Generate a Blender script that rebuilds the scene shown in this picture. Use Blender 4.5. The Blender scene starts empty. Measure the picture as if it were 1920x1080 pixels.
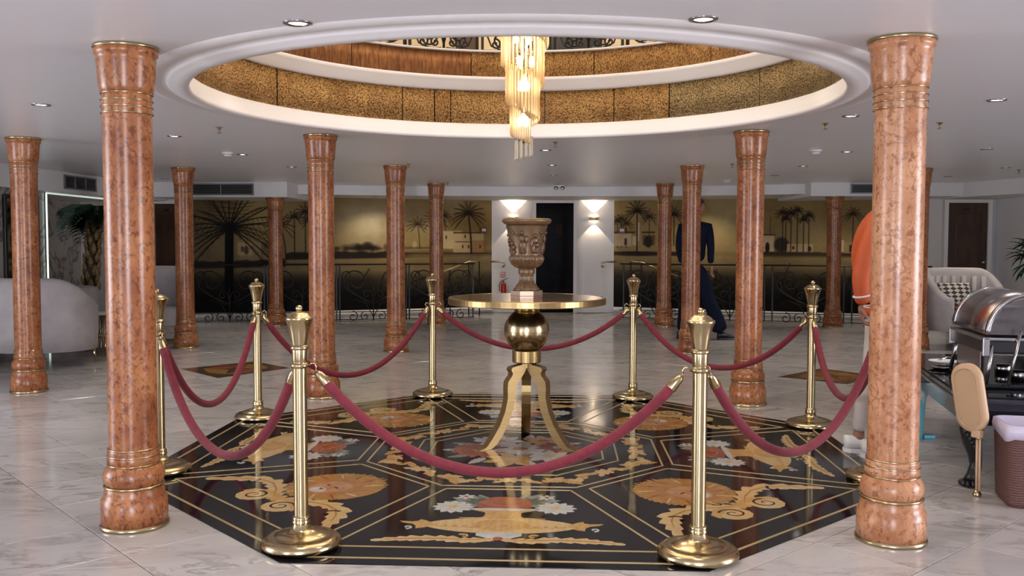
import bpy, bmesh, math, random
import numpy as np
from mathutils import Vector, Matrix, Euler
C = bpy.context.scene.collection
PI = math.pi
R = math.radians
random.seed(7)
rs = np.random.RandomState(5)
H = 2.122                       # lower deck ceiling
CX, CY = 0.03, 5.62             # axis of inlay and ceiling opening
ROT = R(-3.0)

# ------------------------------------------------------------------ camera, world, big lights
cam = bpy.data.cameras.new('camera'); co = bpy.data.objects.new('camera', cam); C.objects.link(co)
cam.sensor_width = 36; cam.lens = 1748.26 / 1920 * 36
co.location = (0, 0, 1.28)
co.rotation_euler = (Matrix.Rotation(R(90 - 2.944), 3, 'X') @ Matrix.Rotation(R(0.098), 3, 'Z')).to_euler()
cam.clip_start = 0.05; cam.clip_end = 100
sc = bpy.context.scene; sc.camera = co
sc.view_settings.view_transform = 'Standard'; sc.view_settings.look = 'None'
sc.view_settings.exposure = -0.28; sc.view_settings.gamma = 1; sc.view_settings.use_curve_mapping = False
w = bpy.data.worlds.new('world'); sc.world = w; w.use_nodes = True
w.node_tree.nodes['Background'].inputs[0].default_value = (0.62, 0.72, 0.9, 1)
w.node_tree.nodes['Background'].inputs[1].default_value = 0.4

def area(name, loc, rot, sx, sy, power, col):
    l = bpy.data.lights.new(name, 'AREA'); l.shape = 'RECTANGLE'; l.size = sx; l.size_y = sy
    l.energy = power; l.color = col
    o = bpy.data.objects.new(name, l); C.objects.link(o); o.location = loc; o.rotation_euler = rot
    return o
DAY = (0.90, 0.92, 1.0)
area('window_light_behind', (-0.15, -2.85, 1.2), (R(90), 0, 0), 1.4, 1.8, 230, DAY)
area('window_light_behind', (-4.6, -2.85, 1.2), (R(90), 0, 0), 1.6, 1.8, 120, DAY)
area('window_light_left', (-7.9, 3.4, 1.2), (R(90), 0, R(-90)), 2.6, 1.7, 210, DAY)
area('window_light_right', (8.1, 2.0, 1.2), (R(90), 0, R(90)), 3.0, 1.7, 330, (0.96, 0.94, 1.0))
area('upper_hall_light', (CX, CY, 4.8), (0, 0, 0), 4.0, 4.0, 150, (1.0, 0.86, 0.70))

# ------------------------------------------------------------------ materials
def mat(name, col=(0.8, 0.8, 0.8), rough=0.5, metal=0.0, spec=0.5, coat=0.0, sheen=0.0, emis=None, es=0.0, trans=0.0):
    m = bpy.data.materials.new(name); m.use_nodes = True
    p = m.node_tree.nodes['Principled BSDF']
    p.inputs['Base Color'].default_value = (*col, 1); p.inputs['Roughness'].default_value = rough
    p.inputs['Metallic'].default_value = metal; p.inputs['Specular IOR Level'].default_value = spec
    p.inputs['Coat Weight'].default_value = coat; p.inputs['Coat Roughness'].default_value = 0.06
    p.inputs['Sheen Weight'].default_value = sheen; p.inputs['Transmission Weight'].default_value = trans
    if emis: p.inputs['Emission Color'].default_value = (*emis, 1); p.inputs['Emission Strength'].default_value = es
    return m
def nodes(m): return m.node_tree.nodes, m.node_tree.links, m.node_tree.nodes['Principled BSDF']
def ramp(n, stops):
    r = n.new('ShaderNodeValToRGB'); e = r.color_ramp.elements
    e[0].position = stops[0][0]; e[0].color = (*stops[0][1], 1)
    e[1].position = stops[1][0]; e[1].color = (*stops[1][1], 1)
    for p, c in stops[2:]:
        x = e.new(p); x.color = (*c, 1)
    return r
def coord(n, l, scale=(1, 1, 1), rnd=False, kind='Object'):
    t = n.new('ShaderNodeTexCoord'); mp = n.new('ShaderNodeMapping')
    mp.inputs['Scale'].default_value = scale; l.new(t.outputs[kind], mp.inputs[0])
    if rnd:
        oi = n.new('ShaderNodeObjectInfo'); mu = n.new('ShaderNodeMath'); mu.operation = 'MULTIPLY'; mu.inputs[1].default_value = 37
        l.new(oi.outputs['Random'], mu.inputs[0]); l.new(mu.outputs[0], mp.inputs['Location'])
    return mp.outputs[0]
def noise(n, l, vec, scale, detail=4, rough=0.55, dist=0.0):
    t = n.new('ShaderNodeTexNoise'); t.inputs['Scale'].default_value = scale; t.inputs['Detail'].default_value = detail
    t.inputs['Roughness'].default_value = rough; t.inputs['Distortion'].default_value = dist; l.new(vec, t.inputs['Vector'])
    return t
def mix(n, l, fac, a, b, mode='MIX'):
    x = n.new('ShaderNodeMixRGB'); x.blend_type = mode
    if isinstance(fac, float): x.inputs[0].default_value = fac
    else: l.new(fac, x.inputs[0])
    for i, v in ((1, a), (2, b)):
        if isinstance(v, tuple): x.inputs[i].default_value = (*v, 1)
        else: l.new(v, x.inputs[i])
    return x.outputs[0]
def bump(n, l, p, h, strength=0.3, dist=0.01):
    b = n.new('ShaderNodeBump'); b.inputs['Strength'].default_value = strength; b.inputs['Distance'].default_value = dist
    l.new(h, b.inputs['Height']); l.new(b.outputs[0], p.inputs['Normal'])

def noisy(name, c1, c2, scale=6, rough=0.5, sc3=(1, 1, 1), bumps=0.0, **k):
    m = mat(name, c1, rough, **k); n, l, p = nodes(m)
    v = coord(n, l, sc3); t = noise(n, l, v, scale, 5)
    r = ramp(n, [(0.3, c1), (0.7, c2)]); l.new(t.outputs[0], r.inputs[0]); l.new(r.outputs[0], p.inputs['Base Color'])
    if bumps: bump(n, l, p, t.outputs[0], bumps, 0.005)
    return m

def m_column(name, base, light, vein):
    m = mat(name, base, 0.25, coat=0.0, spec=0.40); n, l, p = nodes(m)
    v = coord(n, l, (1, 1, 0.8), rnd=True)
    big = noise(n, l, v, 5.5, 4, 0.6, 0.4)
    r1 = ramp(n, [(0.35, base), (0.65, light)]); l.new(big.outputs[0], r1.inputs[0])
    wob = noise(n, l, v, 9, 4, 0.6)
    add = n.new('ShaderNodeVectorMath'); add.operation = 'MULTIPLY_ADD'; add.inputs[1].default_value = (0.16, 0.16, 0.16)
    l.new(wob.outputs['Color'], add.inputs[0]); l.new(v, add.inputs[2])
    vo = n.new('ShaderNodeTexVoronoi'); vo.feature = 'DISTANCE_TO_EDGE'; vo.inputs['Scale'].default_value = 20; l.new(add.outputs[0], vo.inputs['Vector'])
    rv = ramp(n, [(0.0, (1, 1, 1)), (0.12, (0, 0, 0))]); l.new(vo.outputs['Distance'], rv.inputs[0])
    msk = noise(n, l, v, 11, 5, 0.7); rm = ramp(n, [(0.41, (0, 0, 0)), (0.62, (.85, .85, .85))]); l.new(msk.outputs[0], rm.inputs[0])
    f = mix(n, l, 1.0, rv.outputs[0], rm.outputs[0], 'MULTIPLY')
    sp = noise(n, l, v, 38, 3, 0.7); rs_ = ramp(n, [(0.53, (0, 0, 0)), (0.64, (0.8, 0.8, 0.8))]); l.new(sp.outputs[0], rs_.inputs[0])
    f2 = mix(n, l, 1.0, f, rs_.outputs[0], 'LIGHTEN')
    l.new(mix(n, l, f2, r1.outputs[0], vein), p.inputs['Base Color'])
    return m
M = {}
M['column'] = m_column('breccia_marble', (0.25, 0.080, 0.030), (0.45, 0.185, 0.074), (0.11, 0.028, 0.014))
M['column_lightened'] = m_column('lightened_breccia_marble', (0.40, 0.165, 0.075), (0.60, 0.31, 0.17), (0.22, 0.075, 0.035))  # paler marble, lightened in colour for brightness the lamps alone do not give
M['brass'] = mat('brass', (0.50, 0.395, 0.225), 0.20, 1.0)
M['brass_brushed'] = noisy('brushed_brass', (0.44, 0.31, 0.145), (0.34, 0.235, 0.10), 4, 0.3, (1, 1, 30), metal=1.0)
M['old_brass'] = mat('dull_brass', (0.42, 0.31, 0.17), 0.3, 1.0)
M['bronze'] = mat('dark_bronze', (0.10, 0.075, 0.045), 0.25, 1.0)
M['steel'] = mat('steel', (0.46, 0.45, 0.46), 0.2, 1.0)
M['steel_satin'] = noisy('satin_steel', (0.30, 0.27, 0.28), (0.36, 0.33, 0.33), 6, 0.26, metal=1.0)
M['iron'] = mat('wrought_iron', (0.018, 0.016, 0.015), 0.4, 0.4)
M['velvet'] = noisy('red_velvet', (0.135, 0.008, 0.018), (0.19, 0.014, 0.028), 30, 0.8, sheen=0.08)
M['white'] = mat('white_paint', (0.74, 0.73, 0.74), 0.5)
M['ceiling'] = mat('satin_white_ceiling', (0.84, 0.84, 0.88), 0.32)
M['trim'] = mat('white_moulding', (0.80, 0.77, 0.77), 0.35)
M['cream'] = mat('cream_wall', (0.62, 0.50, 0.34), 0.6)
M['black'] = mat('black', (0.01, 0.01, 0.012), 0.35)
M['dark_glass'] = mat('black_glass', (0.006, 0.007, 0.01), 0.06)
M['door_glass'] = mat('tinted_black_door_glass', (0.003, 0.003, 0.005), 0.06, spec=0.08)
M['gloss_black'] = mat('black_lacquer', (0.012, 0.013, 0.022), 0.12, coat=0.5)
M['grout'] = mat('grout', (0.30, 0.28, 0.26), 0.7)
M['lamp'] = mat('lamp_glow', (1, 1, 1), 0.5, emis=(1.0, 0.93, 0.84), es=9)
M['led'] = mat('led_strip', (1, 1, 1), 0.5, emis=(0.80, 1.0, 0.92), es=2.0)
M['bulb'] = mat('warm_bulb', (1, 1, 1), 0.5, emis=(1.0, 0.82, 0.58), es=40)
M['grey_velvet'] = noisy('pale_grey_velvet', (0.36, 0.33, 0.33), (0.44, 0.40, 0.39), 7, 0.85, sheen=0.1)
M['navy'] = noisy('navy_cloth', (0.006, 0.009, 0.022), (0.009, 0.012, 0.026), 9, 0.9, spec=0.1)
M['skin'] = mat('skin', (0.27, 0.13, 0.08), 0.5)
M['orange'] = noisy('orange_cloth', (0.50, 0.078, 0.016), (0.58, 0.105, 0.024), 8, 0.6, bumps=0.4)
M['light_cloth'] = noisy('light_trousers', (0.52, 0.47, 0.44), (0.60, 0.55, 0.52), 9, 0.8)
M['hair'] = mat('black_hair', (0.01, 0.009, 0.008), 0.5)
M['rubber'] = mat('white_leather', (0.72, 0.71, 0.70), 0.45)
M['leaf'] = noisy('dark_leaf', (0.008, 0.035, 0.016), (0.02, 0.07, 0.03), 5, 0.4)
M['bark'] = noisy('palm_scale', (0.16, 0.09, 0.03), (0.30, 0.19, 0.07), 9, 0.5)
M['bark_dark'] = mat('dark_bark', (.03, .02, .012), .6)
M['door_wood'] = noisy('dark_walnut', (0.035, 0.016, 0.010), (0.075, 0.033, 0.015), 5, 0.28, (3, 3, 0.6))
M['rattan'] = mat('woven_rattan', (0.56, 0.36, 0.20), 0.6)
n, l, p = nodes(M['rattan']); ch = n.new('ShaderNodeTexChecker'); ch.inputs['Scale'].default_value = 150; l.new(coord(n, l), ch.inputs['Vector'])
ch.inputs[1].default_value = (0.62, 0.42, 0.25, 1); ch.inputs[2].default_value = (0.42, 0.26, 0.14, 1); l.new(ch.outputs[0], p.inputs['Base Color']); bump(n, l, p, ch.outputs[1], 0.4, 0.002)
M['beige'] = mat('beige_leather', (0.62, 0.40, 0.24), 0.45)
M['wicker'] = mat('brown_moulded_wicker', (0.12, 0.050, 0.040), 0.5)
n, l, p = nodes(M['wicker']); bt = n.new('ShaderNodeTexWave'); bt.bands_direction = 'Z'; bt.inputs['Scale'].default_value = 26; bt.inputs['Distortion'].default_value = 2.5; bt.inputs['Detail Scale'].default_value = 6
l.new(coord(n, l), bt.inputs['Vector']); rr = ramp(n, [(0, (0.085, 0.034, 0.028)), (1, (0.16, 0.070, 0.056))]); l.new(bt.outputs[0], rr.inputs[0]); l.new(rr.outputs[0], p.inputs['Base Color']); bump(n, l, p, bt.outputs[0], 0.6, 0.004)
M['bag'] = mat('thin_plastic_bag', (0.62, 0.56, 0.70), 0.35, trans=0.0)
M['blue'] = mat('pale_blue_plastic', (0.16, 0.50, 0.62), 0.4)
M['red'] = mat('red_paint', (0.45, 0.02, 0.015), 0.3)
M['sign_white'] = mat('sign_white', (0.7, 0.66, 0.62), 0.5)

# white veined floor marble
def m_marble():
    m = mat('white_floor_marble', (0.6, 0.6, 0.6), 0.13); n, l, p = nodes(m)
    g = n.new('ShaderNodeNewGeometry'); oi = n.new('ShaderNodeObjectInfo'); mu = n.new('ShaderNodeMath'); mu.operation = 'MULTIPLY'; mu.inputs[1].default_value = 23
    l.new(oi.outputs['Random'], mu.inputs[0]); ad = n.new('ShaderNodeVectorMath'); ad.operation = 'ADD'; l.new(g.outputs['Position'], ad.inputs[0]); l.new(mu.outputs[0], ad.inputs[1])
    mp = n.new('ShaderNodeMapping'); mp.inputs['Rotation'].default_value = (0, 0, R(24)); mp.inputs['Scale'].default_value = (0.8, 2.0, 1); l.new(ad.outputs[0], mp.inputs[0]); v = mp.outputs[0]
    a = noise(n, l, v, 1.7, 8, 0.62, 1.6)
    ra = ramp(n, [(0.452, (0, 0, 0)), (0.50, (1, 1, 1)), (0.545, (0, 0, 0))]); l.new(a.outputs[0], ra.inputs[0])
    b = noise(n, l, v, 0.9, 5, 0.6, 0.6); rb = ramp(n, [(0.35, (0.44, 0.415, 0.40)), (0.7, (0.56, 0.53, 0.52))]); l.new(b.outputs[0], rb.inputs[0])
    c = noise(n, l, v, 2.6, 5, 0.6, 0.3); rc = ramp(n, [(0.42, (0, 0, 0)), (0.66, (0.9, 0.9, 0.9))]); l.new(c.outputs[0], rc.inputs[0])
    f = mix(n, l, 1.0, ra.outputs[0], rc.outputs[0], 'MULTIPLY')
    l.new(mix(n, l, f, rb.outputs[0], (0.22, 0.20, 0.185)), p.inputs['Base Color'])
    return m
M['marble'] = m_marble()
# wall marble with brown veins
def m_wallmarble():
    m = mat('brown_veined_wall_marble', (0.5, 0.5, 0.5), 0.3); n, l, p = nodes(m)
    v = coord(n, l); a = noise(n, l, v, 1.1, 6, 0.6, 2.2)
    ra = ramp(n, [(0.44, (0.40, 0.37, 0.34)), (0.495, (0.10, 0.055, 0.03)), (0.53, (0.42, 0.39, 0.36))]); l.new(a.outputs[0], ra.inputs[0]); l.new(ra.outputs[0], p.inputs['Base Color'])
    return m
M['wall_marble'] = m_wallmarble()
# hammered gold bands
def m_gold(name, c1, c2, kind):
    m = mat(name, c1, 0.42, 0.45); n, l, p = nodes(m); v = coord(n, l)
    b = noise(n, l, v, 5, 6, 0.65, 0.8); rb = ramp(n, [(0.3, c1), (0.7, c2)]); l.new(b.outputs[0], rb.inputs[0])
    if kind == 'grain':
        t = noise(n, l, coord(n, l, (14, 14, 2)), 4, 5, 0.7); h = t.outputs[0]
        dk = ramp(n, [(0.35, (0.35, 0.3, 0.25)), (0.65, (1, 1, 1))]); l.new(h, dk.inputs[0])
    else:
        vo = n.new('ShaderNodeTexVoronoi'); vo.inputs['Scale'].default_value = 88 if kind == 'dots' else 62
        l.new(coord(n, l, (1, 1, 1) if kind == 'dots' else (2.0, 2.0, 0.9)), vo.inputs['Vector']); h = vo.outputs['Distance']
        dk = ramp(n, [(0.20, (1.0, 0.95, 0.85)), (0.75, (0.30, 0.25, 0.20))]); l.new(h, dk.inputs[0])
    l.new(mix(n, l, 1.0, rb.outputs[0], dk.outputs[0], 'MULTIPLY'), p.inputs['Base Color'])
    bump(n, l, p, h, 0.9, 0.01)
    return m
M['gold_dots'] = m_gold('hammered_gold_dots', (0.45, 0.235, 0.075), (0.85, 0.54, 0.21), 'dots')
M['gold_rows'] = m_gold('hammered_gold_rows', (0.46, 0.23, 0.07), (0.82, 0.50, 0.19), 'rows')
M['gold_grey'] = m_gold('hammered_grey_gold', (0.36, 0.26, 0.12), (0.60, 0.45, 0.22), 'dots')
M['copper_grain'] = m_gold('copper_grain', (0.30, 0.12, 0.035), (0.48, 0.21, 0.07), 'grain')
# inlay stones
M['ink'] = noisy('black_inlay_stone', (0.004, 0.004, 0.007), (0.008, 0.007, 0.009), 3, 0.07, spec=0.3)
M['strip'] = mat('pale_brass_strip', (0.50, 0.37, 0.19), 0.3, 0.3)
M['ochre'] = noisy('ochre_inlay', (0.36, 0.20, 0.062), (0.50, 0.31, 0.115), 14, 0.12, (1, 4, 1))
M['ochre_dark'] = noisy('dark_ochre_inlay', (0.25, 0.125, 0.030), (0.37, 0.20, 0.055), 16, 0.12)
M['sand'] = noisy('sand_inlay', (0.42, 0.28, 0.125), (0.54, 0.38, 0.185), 10, 0.12, (1, 5, 1))
M['rust'] = noisy('rust_inlay', (0.20, 0.055, 0.025), (0.34, 0.10, 0.045), 12, 0.12)
M['greywhite'] = noisy('grey_white_inlay', (0.34, 0.35, 0.34), (0.52, 0.50, 0.47), 12, 0.12)
M['sage'] = noisy('sage_inlay', (0.14, 0.16, 0.13), (0.26, 0.27, 0.22), 10, 0.12)
M['rose'] = noisy('pink_brown_inlay', (0.30, 0.12, 0.075), (0.40, 0.18, 0.11), 12, 0.12)
M['ochre_red'] = noisy('red_ochre_inlay', (0.27, 0.12, 0.04), (0.37, 0.18, 0.06), 14, 0.12)
M['tan'] = noisy('tan_inlay', (0.33, 0.17, 0.085), (0.42, 0.24, 0.12), 12, 0.12)
M['lozenge'] = noisy('dark_brown_inlay', (0.05, 0.028, 0.022), (0.13, 0.07, 0.045), 2.5, 0.12, (1, 3, 1))
# amber glass
gm = bpy.data.materials.new('amber_glass'); gm.use_nodes = True; n = gm.node_tree.nodes; l = gm.node_tree.links; n.clear()
out = n.new('ShaderNodeOutputMaterial'); tr = n.new('ShaderNodeBsdfTransparent'); tr.inputs[0].default_value = (1.0, 0.95, 0.86, 1)
gl = n.new('ShaderNodeBsdfGlossy'); gl.inputs['Roughness'].default_value = 0.18; gl.inputs[0].default_value = (1, 0.93, 0.82, 1)
tl = n.new('ShaderNodeBsdfTranslucent'); tl.inputs[0].default_value = (1.0, 0.87, 0.68, 1)
fr = n.new('ShaderNodeFresnel'); fr.inputs[0].default_value = 1.45
m1 = n.new('ShaderNodeMixShader'); m1.inputs[0].default_value = 0.30; l.new(tr.outputs[0], m1.inputs[1]); l.new(tl.outputs[0], m1.inputs[2])
m2 = n.new('ShaderNodeMixShader'); l.new(fr.outputs[0], m2.inputs[0]); l.new(m1.outputs[0], m2.inputs[1]); l.new(gl.outputs[0], m2.inputs[2]); l.new(m2.outputs[0], out.inputs[0])
M['glass'] = gm
cg = gm.copy(); cg.name = 'clear_glass'; M['clear'] = cg
for nd in cg.node_tree.nodes:
    if nd.type == 'BSDF_TRANSPARENT': nd.inputs[0].default_value = (.97, .96, .94, 1)
    if nd.type == 'BSDF_TRANSLUCENT': nd.inputs[0].default_value = (.9, .88, .85, 1)
# stone urn
def m_urn():
    m = mat('antiqued_gold_resin', (0.3, 0.2, 0.1), 0.38, 0.35); n, l, p = nodes(m); g = n.new('ShaderNodeNewGeometry')
    t = noise(n, l, coord(n, l), 11, 5, 0.6); rb = ramp(n, [(0.3, (0.125, 0.075, 0.038)), (0.7, (0.22, 0.135, 0.07))]); l.new(t.outputs[0], rb.inputs[0])
    l.new(rb.outputs[0], p.inputs['Base Color'])
    t2 = noise(n, l, coord(n, l), 60, 4, 0.6); bump(n, l, p, t2.outputs[0], 0.35, 0.002)
    return m
M['urn'] = m_urn()
M['urn_mid'] = noisy('antiqued_brown_resin', (0.10, 0.058, 0.032), (0.20, 0.125, 0.068), 30, 0.36, metal=0.4, bumps=0.4)
M['urn_dark'] = noisy('antiqued_dark_relief', (0.085, 0.045, 0.026), (0.18, 0.105, 0.06), 40, 0.33, metal=0.4, bumps=0.6)
M['mirror_gold'] = mat('bronze_mirror_top', (0.50, 0.36, 0.22), 0.10, 0.8)

# ------------------------------------------------------------------ mesh helpers
def link(name, me, m=None, parent=None, smooth=False, loc=None, rot=None):
    o = bpy.data.objects.new(name, me); C.objects.link(o)
    if m and not me.materials: me.materials.append(M[m] if isinstance(m, str) else m)
    if parent: o.parent = parent
    if smooth: me.shade_smooth()
    if loc is not None: o.location = loc
    if rot is not None: o.rotation_euler = rot
    return o
def tomesh(bm, name='mesh', recalc=True):
    if recalc: bmesh.ops.recalc_face_normals(bm, faces=bm.faces)
    me = bpy.data.meshes.new(name); bm.to_mesh(me); bm.free(); return me
def bobj(name, bm, m, parent=None, smooth=False, loc=None, rot=None):
    return link(name, tomesh(bm, name), m, parent, smooth, loc, rot)
def box(bm, c, s, rz=0.0, bev=0.0, rot=None):
    mt = Matrix.Translation(c) @ (rot.to_matrix().to_4x4() if rot else Matrix.Rotation(rz, 4, 'Z')) @ Matrix.Diagonal((s[0], s[1], s[2], 1))
    r = bmesh.ops.create_cube(bm, size=1.0, matrix=mt)
    if bev:
        es = list({e for v in r['verts'] for e in v.link_edges})
        bmesh.ops.bevel(bm, geom=es, offset=bev, segments=2, profile=0.6, affect='EDGES')
    return r
def mkbox(c, s, rz=0.0, bev=0.0, rot=None):
    bm = bmesh.new(); box(bm, c, s, rz, bev, rot); return bm
def lathe(prof, seg=40, bm=None, c=(0, 0, 0), a0=0, a1=2 * PI, rmul=None):
    bm = bm or bmesh.new(); full = abs(a1 - a0 - 2 * PI) < 1e-6; rings = []
    ns = seg if full else seg + 1
    for (r, z) in prof:
        if r < 1e-6: rings.append([bm.verts.new((c[0], c[1], c[2] + z))]); continue
        rings.append([bm.verts.new((c[0] + r * (rmul(a0 + (a1 - a0) * i / seg, z) if rmul else 1) * math.cos(a0 + (a1 - a0) * i / seg), c[1] + r * (rmul(a0 + (a1 - a0) * i / seg, z) if rmul else 1) * math.sin(a0 + (a1 - a0) * i / seg), c[2] + z)) for i in range(ns)])
    for a, b in zip(rings, rings[1:]):
        for i in range(seg):
            j = (i + 1) % ns
            if len(a) == 1 and len(b) == 1: continue
            if len(a) == 1: bm.faces.new((a[0], b[i], b[j]))
            elif len(b) == 1: bm.faces.new((a[i], a[j], b[0]))
            else: bm.faces.new((a[i], a[j], b[j], b[i]))
    return bm
def tube(pts, r, sides=8, bm=None, closed=False, flat=1.0):
    bm = bm or bmesh.new(); pts = [Vector(p) for p in pts]; N = len(pts); rings = []
    rad = r if callable(r) else (lambda t: r)
    up = Vector((0, 0, 1)); prevn = None
    for i, p in enumerate(pts):
        a = pts[(i - 1) % N] if (i > 0 or closed) else pts[i]; b = pts[(i + 1) % N] if (i < N - 1 or closed) else pts[i]
        t = (b - a).normalized()
        if prevn is None:
            nn = t.cross(up);  nn = nn if nn.length > 1e-3 else t.cross(Vector((1, 0, 0)))
        else: nn = prevn - t * prevn.dot(t)
        nn.normalize(); prevn = nn; bb = t.cross(nn); rr = rad(i / max(1, N - 1))
        rings.append([bm.verts.new(p + nn * rr * math.cos(2 * PI * k / sides) + bb * rr * flat * math.sin(2 * PI * k / sides)) for k in range(sides)])
    rng = range(N) if closed else range(N - 1)
    for i in rng:
        a, b = rings[i], rings[(i + 1) % N]
        for k in range(sides): bm.faces.new((a[k], a[(k + 1) % sides], b[(k + 1) % sides], b[k]))
    if not closed: bm.faces.new(rings[0][::-1]); bm.faces.new(rings[-1])
    return bm
def prism(pts, z0, z1, bm=None):
    bm = bm or bmesh.new(); lo = [bm.verts.new((x, y, z0)) for x, y in pts]; hi = [bm.verts.new((x, y, z1)) for x, y in pts]
    bm.faces.new(hi); bm.faces.new(lo[::-1])
    for i in range(len(pts)): j = (i + 1) % len(pts); bm.faces.new((lo[i], lo[j], hi[j], hi[i]))
    return bm
def torus(r, t, z=0, seg=40, sides=8, bm=None, c=(0, 0), flat=1.0):
    bm = bm or bmesh.new()
    rings = [[bm.verts.new((c[0] + (r + t * math.cos(2 * PI * k / sides)) * math.cos(2 * PI * i / seg), c[1] + (r + t * math.cos(2 * PI * k / sides)) * math.sin(2 * PI * i / seg), z + t * flat * math.sin(2 * PI * k / sides))) for k in range(sides)] for i in range(seg)]
    for i in range(seg):
        for k in range(sides): bm.faces.new((rings[i][k], rings[(i + 1) % seg][k], rings[(i + 1) % seg][(k + 1) % sides], rings[i][(k + 1) % sides]))
    return bm
def thing(name, label, cat, loc=(0, 0, 0), rz=0, group=None, rot=None):
    o = bpy.data.objects.new(name, None); o.empty_display_size = 0.1; C.objects.link(o); o.location = loc
    o.rotation_euler = rot or (0, 0, rz); tag(o, label, cat, group); return o
def tag(o, label, cat, group=None):
    o['label'] = label; o['category'] = cat
    if group: o['group'] = group
    return o
def struct(o, label=None):
    o['kind'] = 'structure'
    if label: o['label'] = label
    return o
def copy_tree(o, parent=None):
    c = o.copy(); C.objects.link(c)
    if parent: c.parent = parent
    for ch in o.children: copy_tree(ch, c)
    return c
def wallquad(name, p, q, z0, z1, m, parent=None, th=0.06, off=0.0):
    """vertical slab from plan point p to q, thickness th away from the viewer side"""
    p = Vector((p[0], p[1], 0)); q = Vector((q[0], q[1], 0)); d = (q - p); L = d.length; a = math.atan2(d.y, d.x)
    nrm = Vector((-d.y, d.x, 0)).normalized(); c = (p + q) / 2 + nrm * (th / 2 + off)
    return bobj(name, mkbox((c.x, c.y, (z0 + z1) / 2), (L, th, z1 - z0), a), m, parent)

# ------------------------------------------------------------------ SETTING: floor
X0, X1, Y0, Y1 = -8.2, 8.4, -3.0, 17.2
floor = struct(bobj('floor', mkbox(((X0 + X1) / 2, (Y0 + Y1) / 2, -0.06), (X1 - X0, Y1 - Y0, 0.10)), 'grout'), 'white marble tiled floor with grey veins')
T = 0.45; th = R(41.9); ct, st = math.cos(th), math.sin(th); G = 0.004
def tile_bm(s):
    bm = bmesh.new(); h = s / 2; b = 0.0015
    lo = [bm.verts.new((x, y, -0.012)) for x, y in ((-h, -h), (h, -h), (h, h), (-h, h))]
    mi = [bm.verts.new((x, y, -b)) for x, y in ((-h, -h), (h, -h), (h, h), (-h, h))]; k = h - b
    hi = [bm.verts.new((x, y, 0)) for x, y in ((-k, -k), (k, -k), (k, k), (-k, k))]
    bm.faces.new(hi)
    for a, c in ((lo, mi), (mi, hi)):
        for i in range(4): bm.faces.new((a[i], a[(i + 1) % 4], c[(i + 1) % 4], c[i]))
    return bm
tile_me = tomesh(tile_bm(T - G), 'tile')
cells = []
for i in range(-50, 60):
    for j in range(-50, 60):
        u = 1.32 + (i + .5) * T; v = 3.84 + (j + .5) * T
        x = ct * u - st * v; y = st * u + ct * v
        if X0 + .3 < x < X1 - .3 and Y0 + .3 < y < 16.3:
            inv = y > 2.9 and abs(x) < y * 0.57 + .2
            cells.append((math.hypot(x, y) if inv else 99 + abs(y - 3), x, y))
cells.sort()
hid = lambda x, y: math.hypot(x - CX, y - CY) < 1.72
vis = [c for c in cells if not hid(c[1], c[2])]
near = set(id(c) for c in vis[:296])
rest = bmesh.new()
for c in cells:
    if id(c) in near: link('tile', tile_me, 'marble', floor, loc=(c[1], c[2], 0), rot=(0, 0, th))
    else:
        box(rest, (c[1], c[2], -.005), (T - G, T - G, .01), th)
ro = bobj('tile_field', rest, 'marble', floor); ro['kind'] = 'stuff'

# ------------------------------------------------------------------ SETTING: ceiling with round opening
def ceiling_bm(z, rin, x0, x1, y0, y1, th=0.05, seg=96):
    bm = bmesh.new(); A = []; B = []
    angs = sorted(set([2 * PI * i / seg for i in range(seg)] + [math.atan2(yy - CY, xx - CX) % (2 * PI) for xx in (x0, x1) for yy in (y0, y1)]))
    for a in angs:
        c, s = math.cos(a), math.sin(a)
        t = min([((x1 if c > 0 else x0) - CX) / c if abs(c) > 1e-9 else 1e9, ((y1 if s > 0 else y0) - CY) / s if abs(s) > 1e-9 else 1e9])
        A.append(bm.verts.new((CX + rin * c, CY + rin * s, z))); B.append(bm.verts.new((CX + t * c, CY + t * s, z)))
    n = len(A)
    for i in range(n): bm.faces.new((A[i], B[i], B[(i + 1) % n], A[(i + 1) % n]))
    ge = bmesh.ops.extrude_face_region(bm, geom=bm.faces[:]); bmesh.ops.translate(bm, verts=[g for g in ge['geom'] if isinstance(g, bmesh.types.BMVert)], vec=(0, 0, th))
    return bm
ceil = struct(bobj('ceiling', ceiling_bm(H, 1.90, X0, X1, Y0, Y1), 'ceiling'), 'low white satin ceiling with a large round opening')
trim1 = struct(thing('trim_1', 'stepped white plaster ring around the ceiling opening', 'x', (CX, CY, 0))); del trim1['category']
bobj('ring_moulding', lathe([(2.10, H), (2.09, H - .006), (2.06, H - .014), (2.03, H - .014), (2.00, H - .006), (1.975, H - .005), (1.965, H - .014), (1.955, H - .022), (1.93, H - .024), (1.922, H - .031), (1.885, H - .033), (1.862, H - .033), (1.852, H - .026), (1.852, H - .010), (1.858, H - .004), (1.858, H + .012), (1.866, H + .02), (1.866, H + .080), (1.90, H + .086), (1.90, H + .01)], 120), 'trim', trim1, True)
bobj('middle_moulding', lathe([(1.90, 2.462), (1.862, 2.462), (1.848, 2.472), (1.848, 2.52), (1.832, 2.54), (1.828, 2.568), (1.90, 2.572)], 120), 'trim', trim1, True)
bobj('top_ledge', lathe([(1.92, 2.765), (1.855, 2.765), (1.855, 2.780), (1.92, 2.780)], 120), 'trim', trim1, True)
kinds = ['gold_dots', 'gold_rows', 'gold_dots', 'gold_rows', 'gold_grey', 'gold_dots', 'gold_rows', 'gold_dots', 'gold_grey', 'gold_dots', 'gold_rows', 'gold_dots']
cuts = [0, 27, 52, 66, 83, 88.5, 106, 110, 118, 152, 200, 250, 305, 360]
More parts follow.
